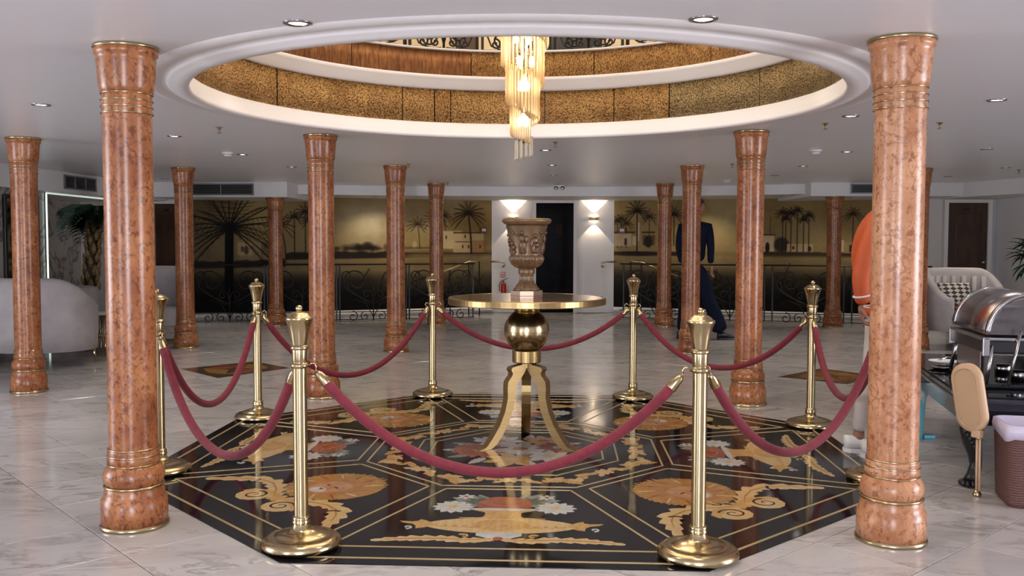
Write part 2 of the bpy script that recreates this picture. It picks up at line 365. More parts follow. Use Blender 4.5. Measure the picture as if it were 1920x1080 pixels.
mats_low = ['gold_grey', 'gold_grey', 'gold_dots', 'gold_dots', 'gold_rows', 'gold_dots', 'gold_rows', 'gold_dots', 'gold_dots', 'gold_dots', 'gold_rows', 'gold_dots', 'gold_grey']
for k in range(13):
    a0, a1 = R(cuts[k] + .12), R(cuts[k + 1] - .12)
    bobj('gold_panel', lathe([(1.90, 2.2), (1.872 + .002 * (k % 2), 2.2), (1.872 + .002 * (k % 2), 2.47), (1.90, 2.47)], max(4, int((cuts[k + 1] - cuts[k]) / 3)), a0=a0, a1=a1), mats_low[k], trim1, True)
for k in range(12):
    a0, a1 = R(k * 30 + .1 + 11), R(k * 30 + 29.9 + 11)
    bobj('copper_panel', lathe([(1.90, 2.56), (1.870 + .002 * (k % 2), 2.56), (1.870 + .002 * (k % 2), 2.768), (1.90, 2.768)], 12, a0=a0, a1=a1), 'copper_grain' if k not in (0, 1, 2) else 'gold_rows', trim1, True)
bobj('well_backing', lathe([(1.902, H + .05), (1.902, 2.765), (1.92, 2.765), (1.92, H + .05)], 96), 'door_wood', trim1)
# upper deck: floor ring, walls, ceiling
struct(bobj('upper_floor', ceiling_bm(2.72, 1.905, -6, 6, -1, 10.6, 0.05), 'cream'), 'floor slab of the upper deck')
struct(bobj('upper_ceiling', mkbox((0, 4.8, 5.0), (12.4, 12.0, 0.1)), 'white'), 'ceiling of the upper deck hall')
uw = struct(bobj('wall_upper_back', mkbox((0, 10.6, 3.85), (12.2, 0.12, 2.3)), 'cream'), 'cream wall of the upper deck behind the gallery railing')
for x, wd, m in ((-2.35, 1.5, 'black'), (-.52, .22, 'door_wood'), (.62, .75, 'black'), (2.55, .14, 'door_wood'), (2.05, .12, 'black'), (-3.6, .6, 'door_wood')):
    bobj('wall_panel', mkbox((x, 10.52, 3.8), (wd, 0.06, 2.1), bev=.005), m, uw)
shapes = thing('curtain', 'dark patterned curtain hanging behind the upper gallery railing', 'curtain', (-2.35, 10.3, 2.76))
for k in range(9):
    bobj('fold', lathe([(0, 0), (.07, 0), (.06, 1.0), (.065, 2.0), (0, 2.0)], 8), noisy('curtain_fold', [(0.02, 0.05, 0.09), (0.16, 0.10, 0.02), (0.10, 0.015, 0.02), (0.02, 0.07, 0.03)][k % 4], (0.01, 0.012, 0.02), 9, 0.8), shapes, True, loc=(-.6 + k * .15, 0.02 * (k % 2), 0))
struct(bobj('wall_upper_left', mkbox((-6.05, 4.8, 3.85), (0.12, 12, 2.3)), 'cream'), 'cream side wall of the upper deck')
struct(bobj('wall_upper_right', mkbox((6.05, 4.8, 3.85), (0.12, 12, 2.3)), 'cream'), 'cream side wall of the upper deck')
struct(bobj('wall_upper_front', mkbox((0, -1.05, 3.85), (12.2, 0.12, 2.3)), 'cream'), 'cream wall of the upper deck on the near side')

# ------------------------------------------------------------------ wrought iron scroll pieces
def spiral(cx, cz, r0, turns, a0, sgn=1, n=22):
    return [(cx + r0 * (1 - .82 * t) * math.cos(a0 + sgn * 2 * PI * turns * t), 0, cz + r0 * (1 - .82 * t) * math.sin(a0 + sgn * 2 * PI * turns * t)) for t in [i / n for i in range(n + 1)]]
def heart_half(s, W, Hh):   # one side of a heart: rises from the bottom centre, curls inward at the top
    p = []
    for i in range(9):
        t = i / 8; p.append((s * (W * .46) * math.sin(t * PI / 2) ** 1.1, 0, Hh * .42 * 0 + Hh * (.30 + .36 * t)))
    c = (s * W * .27, Hh * .70); r = W * .19
    q = spiral(c[0], c[1], r, 1.35, 0 if s > 0 else PI, s, 24)
    q = [(x, y, z) for x, y, z in q]
    return p + q
def rail_meshes(W, Hh, r=.0105):
    out = []
    for s in (1, -1):
        out.append(('heart_scroll', tomesh(tube(heart_half(s, W, Hh), r, 5))))
        out.append(('corner_scroll', tomesh(tube([(s * W * .05, 0, Hh * .28), (s * W * .22, 0, Hh * .42), (s * W * .38, 0, Hh * .55)] + spiral(s * W * .405, Hh * .80, W * .095, 1.3, -PI / 2 if s > 0 else -PI / 2, s, 18), r * .9, 5))))
        out.append(('small_scroll', tomesh(tube([(0, 0, Hh * .36)] + spiral(s * W * .10, Hh * .46, W * .075, 1.2, PI if s > 0 else 0, -s, 16), r * .8, 5))))
        out.append(('leaf_scroll', tomesh(tube([(0, 0, Hh * .06), (s * W * .12, 0, Hh * .30), (s * W * .28, 0, Hh * .38), (s * W * .42, 0, Hh * .30)], lambda t: r * (1.6 - 1.1 * t), 5, flat=.5))))
        out.append(('base_scroll', tomesh(tube(spiral(s * W * .13, Hh * .07, W * .075, 1.2, PI / 2, -s, 16), r * .8, 5))))
        out.append(('base_scroll', tomesh(tube(spiral(s * W * .32, Hh * .07, W * .085, 1.2, PI / 2, s, 16), r * .8, 5))))
    out.append(('centre_bar', tomesh(tube([(0, 0, .0), (0, 0, Hh * .6)], r, 6))))
    return out
def railing(name, label, pts, z0, Hh, nb, W, group=None, top='iron', postr=.014):
    root = thing(name, label, 'railing', (pts[0][0], pts[0][1], z0), 0, group)
    L = [math.dist(a, b) for a, b in zip(pts, pts[1:])]; tot = sum(L)
    def at(s):
        s = min(max(s, 0), tot)
        for (a, b), ll in zip(zip(pts, pts[1:]), L):
            if s <= ll + 1e-6: t = s / ll; return (a[0] + (b[0] - a[0]) * t - pts[0][0], a[1] + (b[1] - a[1]) * t - pts[0][1]), math.atan2(b[1] - a[1], b[0] - a[0])
            s -= ll
    def line(z): return [(at(tot * i / (nb * 2))[0][0], at(tot * i / (nb * 2))[0][1], z) for i in range(nb * 2 + 1)]
    bobj('top_rail', tube(line(Hh), .020, 8, flat=.7), top, root)
    bobj('lower_rail', tube(line(Hh * .15), .008, 6), 'iron', root)
    bobj('bottom_rail', tube(line(.012), .008, 6), 'iron', root)
    ms = rail_meshes(W, Hh); pm = tomesh(mkbox((0, 0, Hh / 2), (postr * 1.6, postr * 1.6, Hh)))
    for k in range(nb):
        (x, y), a = at(tot * (k + .5) / nb)
        for nm, me in ms: link(nm, me, 'iron', root, True, (x, y, 0), (0, 0, a))
        for e in (-W * .52, W * .52): link('post', pm, 'iron', root, False, (x + e * math.cos(a), y + e * math.sin(a), 0), (0, 0, a))
    return root
circ = [(CX + 1.95 * math.cos(R(a)), CY + 1.95 * math.sin(R(a))) for a in range(150, 29, -6)]
gal = railing('gallery_railing', 'curved wrought iron scroll railing on the upper gallery edge above the round opening', circ, 2.782, 0.9, 7, 0.52)

bs = {q: tomesh(tube(spiral(q * .125, .10, .082, 1.5, PI / 2, q, 26), .0085, 5)) for q in (1, -1)}
bw = {q: tomesh(tube([(q * .02, 0, .02), (q * .10, 0, .012), (q * .20, 0, .05), (q * .235, 0, .14), (q * .20, 0, .26)], .0075, 5)) for q in (1, -1)}
for o in [c for c in gal.children if c.name.startswith('centre_bar')]:
    for q in (1, -1):
        link('base_curl', bs[q], 'iron', gal, True, o.location, o.rotation_euler); link('side_curve', bw[q], 'iron', gal, True, o.location, o.rotation_euler)

# ------------------------------------------------------------------ walls, soffits
MURAL_L = ((-5.02, 14.72), (-0.36, 16.5)); MURAL_R = ((1.80, 16.5), (6.45, 14.75))
SK = .11
struct(wallquad('wall_back_centre', (-0.36, 16.5), (0.36, 16.5), 0, 2.12, 'white'), 'white wall left of the dark doorway')
struct(wallquad('wall_back_pier', (1.13, 16.5), (1.80, 16.5), 0, 2.12, 'white'), 'white wall right of the dark doorway')
struct(wallquad('wall_back_head', (0.36, 16.5), (1.13, 16.5), 2.0, 2.12, 'white'), 'white wall above the dark doorway')
struct(wallquad('wall_back_left', (-8.2, 14.5), (-5.02, 14.5), 0, 2.12, 'white'), 'white wall with a dark door on the left')
struct(wallquad('wall_back_right', (6.60, 14.35), (8.4, 14.35), 0, 2.12, 'white'), 'white wall with a dark door on the right')
struct(wallquad('wall_return_left', (-5.02, 14.5), (-5.02, 14.75), 0, 2.12, 'white'), 'short white return beside the left mural')
struct(wallquad('wall_return_right', (6.45, 14.76), (6.60, 14.35), 0, 2.12, 'white'), 'white pilaster beside the right mural')
struct(bobj('wall_left', mkbox((X0 + .05, 5.6, 1.06), (.1, 17.2, 2.12)), 'white'), 'white wall far left')
struct(bobj('wall_right', mkbox((7.46, 9.5, 1.06), (.1, 9.6, 2.12)), 'white'), 'plain white wall on the right')
struct(bobj('wall_right_front', mkbox((X1 - .05, .9, 1.06), (.1, 7.8, 2.12)), 'white'), 'white wall near the camera on the right')
struct(bobj('wall_front', mkbox((.1, Y0 + .05, 1.06), (X1 - X0, .1, 2.12)), 'white'), 'white wall behind the viewpoint')
# mirrored marble wall on the left and its lit niche
ml = struct(bobj('wall_left_marble', mkbox((-5.85, 9.9, .95), (.14, 3.3, 1.9)), 'wall_marble'), 'white marble wall with brown veins behind the grey sofa')
struct(bobj('wall_left_niche', mkbox((-6.75, 13.0, .95), (.1, 3.0, 1.9)), 'wall_marble'), 'marble back of the niche behind the palm')
struct(bobj('wall_niche_side', mkbox((-6.3, 11.5, .95), (.9, .08, 1.9)), 'wall_marble'), 'marble side of the niche')
led = struct(thing('trim_2', 'thin white light strip outlining the marble niche', 'x', (-5.76, 11.57, 0))); del led['category']
bobj('upright_strip', mkbox((0, 0, .92), (.014, .014, 1.84)), 'led', led)
bobj('head_strip', mkbox((0, 1.4, 1.85), (.018, 2.8, .018)), mat('dim_led', (1, 1, 1), .5, emis=(.8, .95, .85), es=.7), led)
def poly_soffit(name, front, back, z, label):
    return struct(bobj(name, prism(front + back, z, H + .02), 'white'), label)
poly_soffit('ceiling_soffit_left', [(-5.72, 8.2), (-5.70, 10.5), (-5.58, 12.6), (-5.33, 13.80)], [(-5.33, 14.6), (-8.1, 14.6), (-8.1, 8.2)], 1.865, 'white dropped soffit along the left side')
poly_soffit('ceiling_soffit_left_box', [(-5.33, 13.80), (-3.30, 13.72)], [(-3.22, 16.0), (-5.33, 16.0)], 1.905, 'white box soffit with a long vent on the left')
poly_soffit('ceiling_soffit_centre', [(-3.30, 14.32), (-2.2, 14.6), (-1.0, 14.78), (0.6, 14.85), (2.3, 14.72), (3.5, 14.38), (4.42, 13.95)], [(4.5, 17.1), (-3.3, 17.1)], 1.975, 'white curved soffit over the murals')
poly_soffit('ceiling_soffit_right_box', [(4.36, 13.66), (6.55, 13.60)], [(6.7, 16.0), (4.42, 16.0)], 1.93, 'white box soffit with a vent on the right')
poly_soffit('ceiling_soffit_right', [(6.55, 13.60), (6.84, 12.5), (7.0, 9.0)], [(8.3, 9.0), (8.3, 14.6), (6.55, 14.6)], 1.915, 'white dropped soffit along the right side')
struct(bobj('baseboard_left', tube([(MURAL_L[0][0], MURAL_L[0][1] - .04, .05), (MURAL_L[1][0], MURAL_L[1][1] - .04, .05)], .05, 4), 'white'), 'white skirting below the left mural')
struct(bobj('baseboard_right', tube([(MURAL_R[0][0], MURAL_R[0][1] - .04, .05), (MURAL_R[1][0], MURAL_R[1][1] - .04, .05)], .05, 4), 'white'), 'white skirting below the right mural')

# doors
def door(name, p, q, z, label, knob_side=1, glass=False):
    d = struct(thing(name, label, 'x', (p[0], p[1], 0), math.atan2(q[1] - p[1], q[0] - p[0]))); del d['category']
    L = math.dist(p, q)
    fr = bmesh.new(); box(fr, (-.03, -.02, z / 2), (.06, .06, z)); box(fr, (L + .03, -.02, z / 2), (.06, .06, z)); box(fr, (L / 2, -.02, z + .025), (L + .12, .06, .05))
    bobj('door_frame', fr, 'trim', d)
    if glass:
        bobj('glass_pane', mkbox((L / 2, .03, z / 2), (L, .02, z)), 'door_glass', d)
        bobj('notice', mkbox((L * .62, .018, 1.47), (.12, .004, .17)), mat('dim_notice', (.02, .012, .008), .5, spec=.1), d)
    else:
        bobj('door_panel', mkbox((L / 2, .0, z / 2), (L, .04, z), bev=.004), 'door_wood', d)
        for zz, hh in ((z * .70, z * .42), (z * .24, z * .34)):
            bobj('raised_panel', mkbox((L / 2, -.024, zz), (L * .62, .02, hh), bev=.008), 'door_wood', d)
        k = bobj('door_handle', lathe([(0, 0), (.028, .0), (.028, .006), (.01, .012), (.01, .04), (.022, .045), (.024, .06), (0, .066)], 16), 'steel', d, True, ((L - .07) if knob_side > 0 else .07, -.022, .95), (R(90), 0, 0))
        bobj('number_plate', mkbox((L * .46, -.024, z - .10), (.10, .006, .045), bev=.002), 'black', d)
    return d
door('door_1', (0.42, 16.42), (1.08, 16.42), 1.93, 'black glass doorway between the two lit white piers', glass=True)
door('door_2', (-5.52, 14.46), (-5.10, 14.46), 1.83, 'dark wooden door left of the left mural')
door('door_3', (6.66, 14.31), (7.27, 14.31), 1.86, 'dark walnut door behind the grey tub armchair')

# ------------------------------------------------------------------ murals (flat painted panels, colours per vertex)
def vnoise(W, Hh, s, octs=4):
    out = np.zeros((Hh, W)); amp = 1; tot = 0
    for o in range(octs):
        gw, gh = max(2, int(W / s)) + 2, max(2, int(Hh / s)) + 2; g = rs.rand(gh, gw)
        ys = np.linspace(0, gh - 1.001, Hh); xs = np.linspace(0, gw - 1.001, W); yi = ys.astype(int); xi = xs.astype(int)
        fy = (ys - yi)[:, None]; fx = (xs - xi)[None]; fy = fy * fy * (3 - 2 * fy); fx = fx * fx * (3 - 2 * fx)
        out += amp * ((g[yi][:, xi] * (1 - fx) + g[yi][:, xi + 1] * fx) * (1 - fy) + (g[yi + 1][:, xi] * (1 - fx) + g[yi + 1][:, xi + 1] * fx) * fy)
        tot += amp; amp *= .5; s = max(2, s / 2)
    return out / tot
class Paint:
    def __init__(s, W, Hh): s.W, s.H = W, Hh; s.a = np.zeros((Hh, W, 3)); s.yy, s.xx = np.mgrid[0:Hh, 0:W].astype(float)
    def blend(s, m, col): s.a += m[..., None] * (np.array(col) - s.a)
    def line(s, x0, y0, x1, y1, w, col, al=1.):
        pad = w + 2; xa, xb = int(max(0, min(x0, x1) - pad)), int(min(s.W, max(x0, x1) + pad + 1)); ya, yb = int(max(0, min(y0, y1) - pad)), int(min(s.H, max(y0, y1) + pad + 1))
        if xb <= xa or yb <= ya: return
        X = s.xx[ya:yb, xa:xb]; Y = s.yy[ya:yb, xa:xb]; dx, dy = x1 - x0, y1 - y0; L = dx * dx + dy * dy + 1e-9
        t = np.clip(((X - x0) * dx + (Y - y0) * dy) / L, 0, 1); d = np.hypot(X - x0 - t * dx, Y - y0 - t * dy)
        m = np.clip((w / 2 + .6 - d), 0, 1) * al; s.a[ya:yb, xa:xb] += m[..., None] * (np.array(col) - s.a[ya:yb, xa:xb])
    def rect(s, x0, y0, x1, y1, col, al=1.):
        if sum(col) > 1.1: col = tuple(min(1, c * 1.22) for c in col); al = min(1, al * 1.15)
        m = np.clip(s.xx - x0 + .5, 0, 1) * np.clip(x1 - s.xx + .5, 0, 1) * np.clip(s.yy - y0 + .5, 0, 1) * np.clip(y1 - s.yy + .5, 0, 1) * al; s.blend(m, col)
    def ell(s, cx, cy, rx, ry, col, al=1., soft=.25):
        d = np.hypot((s.xx - cx) / rx, (s.yy - cy) / ry); s.blend(np.clip((1 - d) / soft, 0, 1) * al, col)
    def palm(s, x, y, h, r, col, lean=0, al=.9, nf=12, w=2.0, thick=1.0):
        px, py = x, y
        for i in range(1, 9):
            t = i / 8; nx, ny = x + lean * t * t, y - h * t; s.line(px, py, nx, ny, w * (1.2 - .3 * t), col, al); px, py = nx, ny
        for k in range(nf):
            a = -PI * .22 + (PI * 1.44) * k / (nf - 1); rl = r * (.8 + .35 * rs.rand()); qx, qy = px, py; ca, sa = math.cos(a), math.sin(a)
            for i in range(1, 9):
                t = i / 8; nx = px + rl * t * ca; ny = py - rl * t * sa * .95 + rl * .42 * t * t * abs(ca)
                s.line(qx, qy, nx, ny, thick * (1.3 - t * .8), col, al)
                if r > 9:
                    for sg in (-1, 1): s.line(nx, ny, nx + (sg * sa + ca) * r * .13, ny + (-sa * .6 + .5 + (sg * -ca) * .5) * r * .13, .6 * thick, col, al * .6)
                qx, qy = nx, ny
def mural(name, p, q, z0, z1, P, label):
    me = bpy.data.meshes.new(name); W, Hh = P.W, P.H
    xs = np.linspace(0, 1, W); zs = np.linspace(1, 0, Hh)
    X = (p[0] + (q[0] - p[0]) * xs)[None].repeat(Hh, 0); Y = (p[1] + (q[1] - p[1]) * xs)[None].repeat(Hh, 0); Z = (z0 + (z1 - z0) * zs)[:, None].repeat(W, 1)
    co_ = np.stack([X, Y, Z], -1).reshape(-1, 3)
    idx = np.arange(W * Hh).reshape(Hh, W); f = np.stack([idx[1:, :-1], idx[1:, 1:], idx[:-1, 1:], idx[:-1, :-1]], -1).reshape(-1, 4)
    me.vertices.add(len(co_)); me.vertices.foreach_set('co', co_.ravel()); me.loops.add(f.size); me.loops.foreach_set('vertex_index', f.ravel().astype(np.int32))
    me.polygons.add(len(f)); me.polygons.foreach_set('loop_start', np.arange(0, f.size, 4, dtype=np.int32)); me.update(calc_edges=True)
    ca = me.color_attributes.new('paint', 'FLOAT_COLOR', 'POINT'); c4 = np.ones((W * Hh, 4)); c4[:, :3] = np.clip(P.a.reshape(-1, 3), 0, 1) ** 2.2; ca.data.foreach_set('color', c4.ravel())
    m = mat('painted_mural', (1, 1, 1), .6, spec=.15); n, l, pp = nodes(m); at = n.new('ShaderNodeAttribute'); at.attribute_name = 'paint'; l.new(at.outputs['Color'], pp.inputs['Base Color'])
    o = link(name, me, m); struct(o, label)
    wb = wallquad('backing', p, q, 0, 2.12, 'white', o, off=.004)
    return o
DK = (.10, .085, .075)
# left mural: 563 x 230 in the wall's own coordinates
P = Paint(563, 236); ny = P.yy / 236
sky = np.array([.47, .40, .24]); P.a[:] = sky
P.blend(np.clip(1 - ny * 1.6, 0, 1) * .35, (.40, .31, .15))
P.blend(np.clip(vnoise(563, 236, 150) * 2.2 - .8, 0, 1) * .5, (.64, .59, .44))
P.ell(120, 50, 90, 60, (.60, .52, .30), .8, 1.0); P.ell(320, 50, 90, 75, (.74, .70, .56), .95, 1.0); P.ell(420, 60, 70, 55, (.58, .53, .38), .6, 1.0)
P.blend(np.clip((110 - P.xx) / 160, 0, 1) * .55, (.12, .10, .09))
P.blend(np.clip((ny - .44) * 6, 0, 1) * .55, (.42, .37, .26))
yb = 118 + 14 * (P.xx < 160) - P.xx * .014
P.blend(np.clip((P.yy - yb + 10 * vnoise(563, 236, 30) - 4) / 3, 0, 1) * np.clip((yb + 16 - P.yy) / 4, 0, 1) * .85 * np.clip((420 - P.xx) / 60, .25, 1), DK)
for k in range(26): P.ell(250 + rs.rand() * 110, 112 - rs.rand() * 9, 5 + 12 * rs.rand(), 4 + 6 * rs.rand(), (.12, .10, .10), .5, .7)
P.ell(312, 100, 14, 9, (.13, .11, .10), .8, .6)
P.blend(np.clip((P.yy - 138) / 14, 0, 1) * .8 * np.clip((P.xx - 40) / 150, .3, 1), (.52, .46, .31))
P.blend(np.clip((P.yy - 152) / 22, 0, 1) * .9 * np.clip((480 - P.xx) / 200, .55, 1), (.16, .145, .12))
P.blend(np.clip((P.yy - 185) / 30, 0, 1) * .85, (.05, .06, .075))
for k in range(60):
    x = rs.rand() * 563; y = 170 + rs.rand() * 60; a = PI * rs.rand(); L = 10 + 22 * rs.rand(); P.line(x, y, x + L * math.cos(a), y - L * abs(math.sin(a)), 2.4, (.05, .07, .08) if k % 3 else (.22, .20, .14), .55)
P.rect(75, 95, 100, 120, (.52, .45, .30), .6); P.ell(90, 110, 5, 10, (.2, .16, .12), .8); P.ell(83, 108, 3, 7, (.2, .16, .12), .8); P.rect(116, 92, 150, 120, (.30, .26, .19), .6); P.rect(122, 98, 126, 106, (.15, .12, .1), .7)
for x, y, h, r in ((58, 215, 150, 84),):
    P.line(58, 236, 61, 74, 15, (.03, .035, .05), 1); P.palm(61, 85, 18, r, (.07, .06, .05), 0, .95, 21, 10, 2.0)
    for a in (2.6, 1.9, 1.3, .75, .25): P.line(61, 66, 61 + 95 * math.cos(a), 66 - 62 * math.sin(a), 2.4, (.07, .06, .05), .8)
for x, h, r in ((196, 95, 18), (176, 85, 16), (205, 80, 15), (213, 100, 20), (160, 70, 24)): P.palm(x, 128, h, r, (.14, .11, .09), -10 if x == 160 else 0, .85, 11, 1.8, 1.2)
for x, h, r in ((414, 52, 20), (446, 64, 24), (455, 60, 18), (468, 70, 16)): P.palm(x, 108, h, r, (.20, .15, .11), -4, .8, 11, 1.6, 1.0)
P.rect(450, 70, 500, 108, (.58, .52, .38), .75); P.rect(482, 72, 545, 116, (.55, .48, .33), .75); P.rect(482, 72, 546, 75, (.22, .16, .11), .9); P.rect(486, 92, 520, 94, (.2, .16, .12), .8); P.rect(520, 90, 550, 118, (.50, .36, .22), .6)
for x, y in ((457, 80), (466, 80), (505, 78), (500, 100), (512, 100), (536, 100)): P.rect(x, y, x + 3, y + 7, (.16, .12, .1), .85)
P.ell(380, 94, 6, 6, (.66, .62, .52), .8); P.ell(404, 100, 5, 9, (.6, .55, .42), .7); P.rect(372, 104, 440, 108, (.22, .18, .13), .6)
P.palm(519, 118, 86, 32, (.17, .12, .085), -6, .95, 14, 3.2, 1.7)
P.rect(370, 116, 563, 120, (.17, .14, .1), .55); P.rect(480, 122, 520, 150, (.42, .37, .25), .6)
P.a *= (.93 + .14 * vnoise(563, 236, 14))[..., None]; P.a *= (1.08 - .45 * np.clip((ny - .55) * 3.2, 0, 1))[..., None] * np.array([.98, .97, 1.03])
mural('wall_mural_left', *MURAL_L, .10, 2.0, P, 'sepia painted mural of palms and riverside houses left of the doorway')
# right mural
P = Paint(600, 236); ny = P.yy / 236; P.a[:] = (.55, .48, .30)
P.blend(np.clip(1 - ny * 2.2, 0, 1) * .35, (.44, .35, .18)); P.blend(np.clip(vnoise(600, 236, 150) * 2.2 - .9, 0, 1) * .5, (.66, .60, .44)); P.ell(235, 50, 90, 60, (.66, .60, .43), .8, 1.0)
P.blend(np.clip((ny - .4) * 6, 0, 1) * .45, (.46, .40, .27))
P.blend(np.clip((P.yy - 112) / 3, 0, 1) * np.clip((125 - P.yy) / 6, 0, 1) * .7 * np.where((P.xx < 175) | (P.xx > 275), 1., .15), (.14, .11, .09))
P.blend(np.clip((P.yy - 122) / 12, 0, 1) * .7, (.48, .42, .28)); P.blend(np.clip((P.yy - 142) / 26, 0, 1) * .9, (.20, .18, .14)); P.blend(np.clip((P.yy - 175) / 40, 0, 1) * .8, (.08, .08, .08))
for k in range(90):
    x = rs.rand() * 600; y = 165 + rs.rand() * 65; a = PI * rs.rand(); L = 12 + 26 * rs.rand(); P.line(x, y, x + L * math.cos(a), y - L * abs(math.sin(a)), 2.2, (.05, .06, .065) if k % 3 else (.26, .23, .16), .5)
for x in (40, 62, 150): P.ell(x, 118, 40, 6, (.14, .11, .09), .6)
for x, h, r in ((8, 58, 13), (16, 62, 12), (27, 52, 14), (76, 66, 16)): P.palm(x, 105, h, r, (.19, .14, .10), 0, .8, 11, 1.5, 1.1)
P.rect(0, 74, 38, 102, (.56, .50, .38), .85); P.rect(0, 70, 46, 74, (.25, .18, .12), .85); P.rect(40, 80, 52, 100, (.60, .54, .42), .7); P.rect(62, 78, 88, 100, (.30, .24, .17), .8); P.ell(74, 92, 10, 14, (.15, .13, .12), .9); P.rect(23, 85, 28, 100, (.17, .13, .11), .9); P.rect(60, 70, 88, 74, (.22, .16, .11), .8)
P.rect(50, 50, 55, 90, (.6, .55, .44), .7); P.palm(50, 118, 92, 26, (.15, .11, .08), 0, .95, 14, 2.6, 1.6); P.palm(128, 100, 66, 22, (.17, .13, .1), 0, .9, 12, 1.8, 1.3)
P.rect(300, 78, 330, 112, (.66, .59, .44), .95); P.rect(298, 76, 332, 79, (.25, .2, .14), .8); P.ell(317, 104, 5, 13, (.15, .12, .1), .95); P.rect(305, 88, 309, 94, (.16, .12, .1), .9)
P.ell(344, 98, 17, 18, (.20, .18, .16), .95, .3); P.rect(355, 96, 405, 113, (.56, .49, .35), .85); P.ell(367, 104, 3, 4, (.2, .16, .12), .9); P.ell(398, 106, 4, 6, (.2, .16, .12), .9)
P.line(322, 40, 322, 76, 1.2, (.2, .16, .1), .7)
for x, h, r in ((346, 80, 13), (352, 68, 10), (362, 78, 14), (374, 84, 12), (386, 66, 10), (396, 74, 12)): P.palm(x, 112, h, r, (.15, .11, .085), 0, .85, 11, 1.6, 1.2)
P.rect(286, 112, 420, 116, (.2, .16, .12), .6); P.ell(285, 104, 26, 9, (.16, .13, .1), .8)
P.ell(490, 60, 42, 46, (.50, .42, .26), .5, .9); P.rect(446, 88, 462, 112, (.62, .55, .41), .85); P.rect(462, 92, 486, 114, (.50, .44, .31), .8); P.rect(452, 94, 455, 101, (.17, .13, .1), .9); P.rect(472, 98, 477, 112, (.17, .13, .1), .9); P.palm(478, 112, 76, 16, (.20, .15, .1), 0, .85, 12, 1.6, 1.1)
P.blend(np.clip((P.xx - 540) / 30, 0, 1) * .7, (.10, .075, .05)); P.line(560, 60, 600, 190, 9, (.05, .05, .05), .8)
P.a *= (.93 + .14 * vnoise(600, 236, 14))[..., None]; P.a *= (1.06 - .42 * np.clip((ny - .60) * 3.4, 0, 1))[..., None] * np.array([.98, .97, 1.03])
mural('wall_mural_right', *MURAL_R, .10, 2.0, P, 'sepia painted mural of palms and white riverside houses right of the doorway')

# ------------------------------------------------------------------ ground railings in front of the murals
railing('scroll_railing', 'black wrought iron scroll railing in front of the left mural', [(-4.95, 14.42), (-2.6, 14.76), (-0.62, 15.35)], 0, .89, 4, 1.02)
railing('scroll_railing', 'black wrought iron scroll railing in front of the right mural', [(1.78, 15.35), (3.9, 14.72), (6.30, 13.98)], 0, .89, 4, 1.02)
def stair_rail(label, x, y, s):
    r_ = thing('stair_railing', label, 'railing', (x, y, 0))
    pts = [(0, 0, .93), (-s * .18, .02, .91), (-s * .5, .1, .78), (-s * .85, .2, .66), (-s * 1.0, .24, .62)]
    bobj('handrail', tube(pts, .02, 8), 'old_brass', r_, True)
    for k, (px, py, pz) in enumerate(pts[:4]): bobj('post', tube([(px, py, .0), (px, py, pz)], .012, 6), 'iron', r_)
    for k in range(3):
        c = spiral(-s * (.22 + .26 * k), .48 - .06 * k, .11, 1.3, PI / 2, s); bobj('scroll', tube([(a, .06 + .06 * k, b) for a, _, b in c], .008, 5), 'iron', r_, True)
stair_rail('sloping stair handrail with iron scrolls at the right end of the left mural', -0.55, 15.7, 1)
stair_rail('sloping stair handrail with iron scrolls at the left end of the right mural', 2.0, 15.7, -1)
for s, x, lb in ((1, -.26, 'short brass handrail with curled end left of the doorway'), (-1, 1.70, 'short brass handrail with curled end right of the doorway')):
    o = bobj('wall_handrail', tube([(x - s * .12, 16.40, .90), (x + s * .06, 16.40, .90), (x + s * .12, 16.40, .88), (x + s * .13, 16.40, .84), (x + s * .10, 16.40, .81), (x + s * .10, 16.5, .81)], .013, 8), 'old_brass', smooth=True); tag(o, lb, 'handrail')

# ------------------------------------------------------------------ columns
def col_parts():
    ms = []
    ms.append(('shaft', tomesh(lathe([(.104, .34), (.103, 1.0), (.103, 1.83)], 48)), 'column'))
    ms.append(('capital', tomesh(lathe([(.103, 1.914), (.110, 1.920), (.1145, 1.938), (.118, 1.98), (.122, 2.03), (.125, 2.060), (.125, 2.075), (.133, 2.082), (.134, 2.108), (0, 2.108)], 48)), 'column'))
    ms.append(('cap_ring', tomesh(lathe([(.134, 2.106), (.138, 2.108), (.138, 2.119), (0, 2.1195)], 48)), 'brass'))
    ms.append(('neck', tomesh(lathe([(.102, 1.82), (.108, 1.828), (.104, 1.843), (.1085, 1.857), (.104, 1.871), (.1085, 1.885), (.104, 1.899), (.108, 1.915), (.10, 1.918)], 48)), 'column'))
    for z in (1.829, 1.857, 1.885, 1.914): ms.append(('gold_ring', tomesh(torus(.1075, .0035, z, 48, 6)), 'brass'))
    ms.append(('lower_neck', tomesh(lathe([(.103, .355), (.108, .348), (.110, .335), (.107, .322), (.112, .312), (.112, .292), (.105, .282), (.10, .28)], 48)), 'column'))
    for z, r in ((.353, .1065), (.322, .109), (.283, .109)): ms.append(('gold_ring', tomesh(torus(r, .0035, z, 48, 6)), 'brass'))
    ms.append(('bulge', tomesh(lathe([(.104, .283), (.116, .270), (.127, .250), (.131, .228), (.128, .208), (.122, .196), (.118, .19)], 48)), 'column'))
    ms.append(('plinth', tomesh(lathe([(.118, .19), (.124, .178), (.128, .160), (.130, .140), (.139, .130), (.142, .08), (.142, .015), (.13, .012)], 48)), 'column'))
    ms.append(('gold_ring', tomesh(torus(.124, .0065, .187, 48, 6)), 'brass'))
    ms.append(('foot_ring', tomesh(lathe([(.142, .0005), (.148, .002), (.1485, .012), (.143, .018)], 48)), 'brass'))
    return ms
CM = col_parts()
